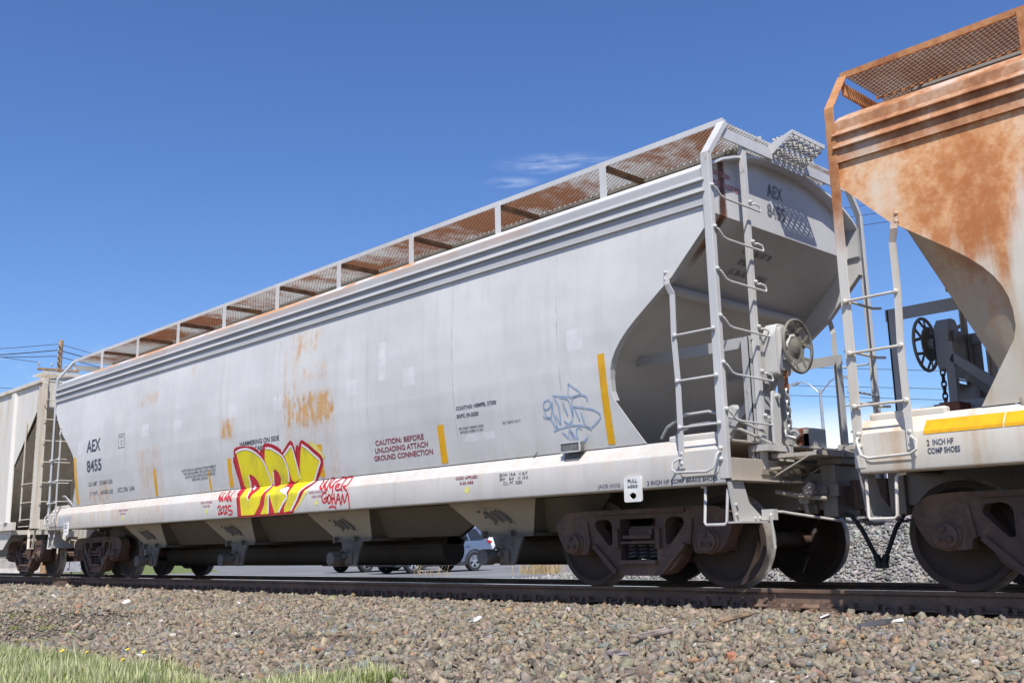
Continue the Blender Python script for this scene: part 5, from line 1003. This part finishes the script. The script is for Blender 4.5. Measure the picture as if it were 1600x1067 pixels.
def parked_car(loc, rz, paint, st, label, cat):
    root = empty('parked_car', loc, rz); tag(root, label, cat, 'cars parked beyond the track')
    n = 16; rs = [ring(s_) for s_ in st]; mb = MB(); mb.add([p for r in rs for p in r], [(i*n+j, i*n+(j+1) % n, (i+1)*n+(j+1) % n, (i+1)*n+j) for i in range(len(rs)-1) for j in range(n)]+[tuple(range(n)), tuple(range((len(rs)-1)*n, len(rs)*n))[::-1]])
    body = mb.build('body', paint, root, 38)
    def lerp_pt(x, k, t, s):     # point on the glasshouse between belt (k=4) and roof side (k=6)
        i = next(i for i in range(len(st)-1) if st[i][0] <= x <= st[i+1][0]); f = (x-st[i][0])/(st[i+1][0]-st[i][0]); a = Vector(rs[i][4]).lerp(Vector(rs[i+1][4]), f); b = Vector(rs[i][6]).lerp(Vector(rs[i+1][6]), f); p = a.lerp(b, t); return (p.x, s*(p.y+.012), p.z)
    suv = st is SUVS
    for s in (-1, 1):
        for x0, x1, x2, x3 in (((-.62, .28, .28, -.22), (.36, 1.12, 1.10, .36), (1.20, 1.84, 1.66, 1.20)) if suv else ((-.62, .18, .18, -.12), (.26, 1.15, .85, .26))):
            MB().add([lerp_pt(x0, 4, .06, s), lerp_pt((x0+x1)/2, 4, .06, s), lerp_pt(x1, 4, .06, s), lerp_pt(x2, 4, .90, s), lerp_pt((x2+x3)/2, 4, .92, s), lerp_pt(x3, 4, .90, s)], [(0, 1, 2, 3, 4, 5)]).build('window', M['glass'], root)
        for xw in (-1.36, 1.36):
            arch = MB(); pts = [(xw+.42*math.cos(a), s*.925, .36+.42*math.sin(a)) for a in np.linspace(-.25, math.pi+.25, 15)]
            for p, q in zip(pts, pts[1:]): arch.bar(p, q, .05, .07, (0, 1, 0))
            arch.build('wheel_arch', M['clad'], root)
            w_ = MB().lathe([(.23, -.10), (.33, -.11), (.352, -.07), (.352, .07), (.33, .11), (.23, .10)], (0, 0, 0), (0, 1, 0), 28, True).build('wheel', M['tyre'], root, 40, loc=(xw, s*.83, .352))
            r_ = MB(); r_.lathe([(.235, .085), (.235, .10), (.215, .10), (.205, .05)], (0, 0, 0), (0, s, 0), 28, True); r_.lathe([(.06, .02), (.06, .085), (.03, .09)], (0, 0, 0), (0, s, 0), 12)
            for i in range(5):
                a = i*2*math.pi/5+.3
                for d in (-.16, .16): r_.bar((.04*math.cos(a), s*.075, .04*math.sin(a)), (.222*math.cos(a+d), s*.09, .222*math.sin(a+d)), .04, .02, (0, 1, 0))
            r_.build('rim', M['rim'], w_, 40); MB().lathe([(.2, .0), (.2, .03)], (0, 0, 0), (0, s, 0), 20).build('brake_disc', M['clad'], w_)
        MB().box(-.95, .95, min(s*.90, s*.935), max(s*.90, s*.935), .22, .36).build('door_sill', M['clad'], root, None, .02)
        for x in (-.05, .92): MB().tube([(x, s*.93, .93), (x+.04, s*.955, .945), (x+.15, s*.955, .95), (x+.19, s*.93, .94)], .013, 6).build('door_handle', paint, root)
        MB().prism(rnd([(2.02, 1.02), (2.235, 1.0), (2.21, 1.09), (1.97, 1.12)], .02), XZ, s*.74, s*.88).build('tail_light', M['tail'], root); MB().prism(rnd([(-2.25, .70), (-2.0, .78), (-1.85, .90), (-2.18, .84)], .02), XZ, s*.62, s*.885).build('headlight', M['lamp'], root)
        MB().box(-.72, -.58, min(s*.93, s*1.05), max(s*.93, s*1.05), .98, 1.10).build('wing_mirror', paint, root, None, .03)
    MB().box(-2.30, -2.0, -.80, .80, .26, .42).build('bumper', M['clad'], root, None, .05); MB().box(2.0, 2.30, -.82, .82, .34, .58).build('bumper', M['clad'], root, None, .05)
    MB().box(-2.285, -2.24, -.45, .45, .50, .72).build('grille', M['clad'], root, None, .02)
    i = len(st)-(3 if suv else 3); zr = MB(); a, b = (rs[9], rs[10]) if suv else (rs[5], rs[6]); zr.add([(a[6][0]+.02, .50, a[6][2]+.0), (a[6][0]+.02, -.50, a[6][2]), (b[6][0]+.02, -.58, b[6][2]+.03), (b[6][0]+.02, .58, b[6][2]+.03)], [(0, 1, 2, 3)]); zr.build('rear_window', M['glass'], root)
    a, b = (rs[4], rs[5]) if suv else (rs[3], rs[4]); MB().add([(a[6][0], .66, a[6][2]+.03), (a[6][0], -.66, a[6][2]+.03), (b[6][0]-.02, -.52, b[6][2]), (b[6][0]-.02, .52, b[6][2])], [(0, 1, 2, 3)]).build('windscreen', M['glass'], root)
    return root
GZ0 = -.452
parked_car((-29.62, 14.72, GZ0), R(86), car_paint('pale_blue_paint', (.17, .215, .30)), SUVS, 'pale blue parked sport utility vehicle seen under the grey hopper car', 'car')
parked_car((-33.75, 15.55, GZ0), R(90), car_paint('silver_grey_paint', (.30, .31, .33)), SUVS, 'dark grey parked car left of the pale blue one', 'car')
parked_car((-73.0, 60.5, GZ0), R(100), car_paint('white_paint', (.75, .75, .74)), SEDS, 'distant white parked car right of the pale blue one', 'car')
parked_car((-62, 32.5, GZ0), R(75), car_paint('white_van_paint', (.78, .78, .76)), SUVS, 'distant white parked car seen through the gap above the second outlet cap', 'car')

# ------------------------------------------------------------------ dry weeds, low wall, distant bits
M['straw'] = flat('dry_straw', (.42, .32, .17), .9, 0, .3)
wd_ = MB()
for i in range(420):
    x, y = -23.1+rng.normal(0, .35), 13.9+rng.normal(0, .35); a = rng.uniform(0, 6.28); h = rng.uniform(.15, .55); l = rng.uniform(.05, .35)*h; p = Vector((x, y, -.45)); m_ = p+Vector((math.cos(a)*l*.4, math.sin(a)*l*.4, h*.6)); t = p+Vector((math.cos(a)*l, math.sin(a)*l, h))
    s_ = Vector((-math.sin(a), math.cos(a), 0))*.008; wd_.add([p-s_, p+s_, m_+s_, m_-s_, t], [(0, 1, 2, 3), (3, 2, 4)])
tag(wd_.build('dry_weed_clump', M['straw']), 'straw coloured clump of dry weeds beside the gravel heap', 'weeds')
s2 = MB()
for k, (x, y) in enumerate(((-25.3, 11.2), (-24.4, 10.9), (-26.2, 11.6))):
    for i in range(9):
        a = rng.uniform(0, 6.28); h = rng.uniform(.12, .42); p = Vector((x+rng.normal(0, .12), y+rng.normal(0, .1), -.45)); s2.tube([p, p+Vector((.06*math.cos(a), .06*math.sin(a), h*.6)), p+Vector((.16*math.cos(a), .16*math.sin(a), h))], .006, 4)
tag(s2.build('dry_stalks', M['straw']), kind='stuff')
M['conc'] = flat('pale_concrete', (.50, .47, .42), .9, 0, .2, 3, .004); M['wallp'] = flat('sandy_wall_paint', (.50, .42, .33), .9, 0, .15, 2)
lw = MB(); lw.box(-300, -78, 35.6, 35.9, -.45, .30); lw.box(-300.1, -77.9, 35.5, 36.0, .30, .38); tag(lw.build('low_wall', M['wallp']), 'low sand coloured wall at the far side of the grass', 'wall')
def barrier(x, y, rz, label):
    p = [(-.3, 0), (.3, 0), (.3, .12), (.14, .35), (.09, .82), (-.09, .82), (-.14, .35), (-.3, .12)]; mb = MB().prism(p, lambda u, v, t: (t, u, v), -1.5, 1.5); o = mb.build('concrete_barrier', M['conc'], None, None, .015, (x, y, -.45)); o.rotation_euler = (0, 0, R(rz)); tag(o, label, 'barrier', 'concrete barriers beyond the track')
barrier(-53.5, 7.9, 100, 'pale concrete barrier under the cream hopper car, nearest the left edge'); barrier(-55.6, 8.3, 80, 'pale concrete barrier partly behind another barrier at the left edge')
M['green'] = flat('lime_green_paint', (.25, .42, .06), .6, 0, .15); M['binp'] = flat('grey_steel_bin', (.36, .37, .40), .6, .2, .2)
dm = empty('rubbish_skip', (-50.2, 10.15, -.45), R(60)); tag(dm, 'grey steel rubbish skip seen between the wheels of the left truck', 'skip')
MB().prism([(-.9, .12), (.9, .12), (1.1, 1.15), (-1.1, 1.15)], XZ, -.7, .7).build('skip_body', M['binp'], dm, None, .02)
lb = MB(); lb.box(-1.14, 1.14, -.74, .74, 1.13, 1.2)
for x in (-.6, 0, .6): lb.box(x-.05, x+.05, -.76, .76, .3, 1.13)
lb.build('skip_rim', M['binp'], dm)
fr = MB(); [fr.bar(a, b, .09, .09) for a, b in (((-.6, 0, 0), (-.6, 0, 1.0)), ((.6, 0, 0), (.6, 0, 1.0)), ((-.6, 0, .97), (.6, 0, .97)), ((-.6, .8, 0), (-.6, .8, 1.0)), ((.6, .8, 0), (.6, .8, 1.0)), ((-.6, 0, .97), (-.6, .8, .97)), ((.6, 0, .97), (.6, .8, .97)))]
o = fr.build('green_frame', M['green'], None, None, 0, (-51.2, 9.3, -.45)); o.rotation_euler = (0, 0, R(70)); tag(o, 'lime green metal frame left of the grey skip', 'frame')

# ------------------------------------------------------------------ utility pole, wires, street lamp
M['pole'] = flat('weathered_pole_timber', (.36, .235, .135), .9, 0, .3, 5, .006); M['insul'] = flat('grey_insulator', (.42, .43, .45), .35, 0, .1); M['wire'] = flat('dark_wire', (.06, .06, .065), .6, 0, .1); M['galv'] = flat('galvanised_steel', (.46, .47, .48), .45, .5, .12)
PX, PY_ = -50, 8.22
up_ = empty('utility_pole', (PX, PY_, -.45)); tag(up_, 'brown wooden utility pole with one crossarm behind the cream hopper car', 'utility pole')
MB().lathe([(.17, 0), (.14, 4), (.115, 8), (.10, 11.14), (.06, 11.17)], (0, 0, 0), (.004, .008, 1), 14).build('pole_shaft', M['pole'], up_, 40)
ca = MB(); ca.bar((.12, -.96, 9.64), (.12, 1.0, 9.70), .10, .12); cao = ca.build('crossarm', M['pole'], up_, None, .01)
br = MB(); br.bar((.1, -.55, 9.60), (.1, 0, 9.2), .03, .03); br.bar((.1, .55, 9.62), (.1, 0, 9.2), .03, .03); br.tube([(.1, -.45, 9.0), (.1, -.4, 9.15), (.1, .6, 9.15), (.1, .66, 9.0)], .03, 6); br.build('crossarm_brace', M['galv'], up_)
for y in (-.9, -.3, .35, .6, .92):
    MB().lathe([(.02, 0), (.02, .08), (.055, .10), (.045, .15), (.06, .17), (.04, .23), (.02, .25)], (.12, y, 9.74), (0, 0, 1), 10).build('insulator', M['insul'], up_)
for z in (10.95, 10.66, 10.36, 10.1): MB().lathe([(.03, 0), (.03, .10), (.05, .12), (.05, .18)], (.08, -.05, z), (1, -.2, 0), 8).build('insulator', M['insul'], up_)
def wire(p, q, sag, r, label, grp):
    p, q = Vector(p), Vector(q); n = 24; mb = MB(); mb.tube([p.lerp(q, i/n)-Vector((0, 0, sag*4*(i/n)*(1-i/n))) for i in range(n+1)], r, 5); tag(mb.build('overhead_wire', M['wire']), label, 'wire', grp)
g_ = 'overhead wires at the wooden pole'
for nm, z0, zl, zr, r in (('topmost', 10.52, 10.45, 10.45, .014), ('second', 10.22, 10.2, 10.2, .024), ('third', 9.92, 9.95, 9.9, .018)):
    wire((PX, PY_, z0), (PX, PY_-32, zl), 1.75 if nm != 'third' else 1.15, r, nm+' overhead wire left of the wooden pole', g_); wire((PX, PY_, z0), (PX, PY_+34, zr), 1.45, r, nm+' overhead wire right of the wooden pole', g_)
wire((PX+.12, PY_-.9, 9.5), (PX, PY_-32, 9.7), -.25, .013, 'overhead wire from the left end of the crossarm', g_); wire((PX+.12, PY_+.92, 9.5), (PX, PY_+34, 9.4), 1.3, .013, 'overhead wire from the right end of the crossarm', g_); wire((PX, PY_, 8.2), (PX, PY_-32, 8.3), .2, .013, 'lowest overhead wire left of the wooden pole', g_)
g_ = 'overhead wires seen between the two cars'
for nm, a, b in (('upper', 10.604, 9.233), ('middle', 9.469, 8.241), ('lower', 8.861, 7.634)):
    k = (b-a)/8.3; wire((-80, 45, a-k*0+(-80+31.6)*k), (10, 45, a+(10+31.6)*k), .0, .018, nm+' of the three long wires behind the gap between the cars', g_)
for nm, a in (('topmost', 19.6), ('second', 19.0), ('third', 18.4)): wire((-60, 45, a+3.6), (10, 45, a-3.9), .1, .018, nm+' high wire seen beside the rusty ladder', g_)
LX, LY = -26.3, 38
sl_ = empty('street_lamp', (LX, LY, -.45)); tag(sl_, 'thin grey double arm street lamp seen between the cars', 'street lamp')
MB().lathe([(.16, 0), (.16, .1), (.11, .12), (.075, 8.3), (.08, 8.42), (.03, 8.46)], (0, 0, 0), (0, 0, 1), 12).build('lamp_post', M['galv'], sl_, 40)
for s, e_ in ((-1, 1.25), (1, 1.25)):
    MB().tube([(0, 0, 8.15), (s*.25, 0, 8.42), (s*.6, 0, 8.75), (s*.95, 0, 8.92), (s*e_, 0, 8.92)], .035, 8).build('lamp_arm', M['galv'], sl_, 40)
    h = MB(); h.prism(rnd([(s*1.2, 8.86), (s*1.2, 8.97), (s*1.62, 8.90), (s*1.66, 8.80), (s*1.55, 8.76)], .03), XZ, -.1, .1); h.build('lamp_head', M['galv'], sl_, None, .02)
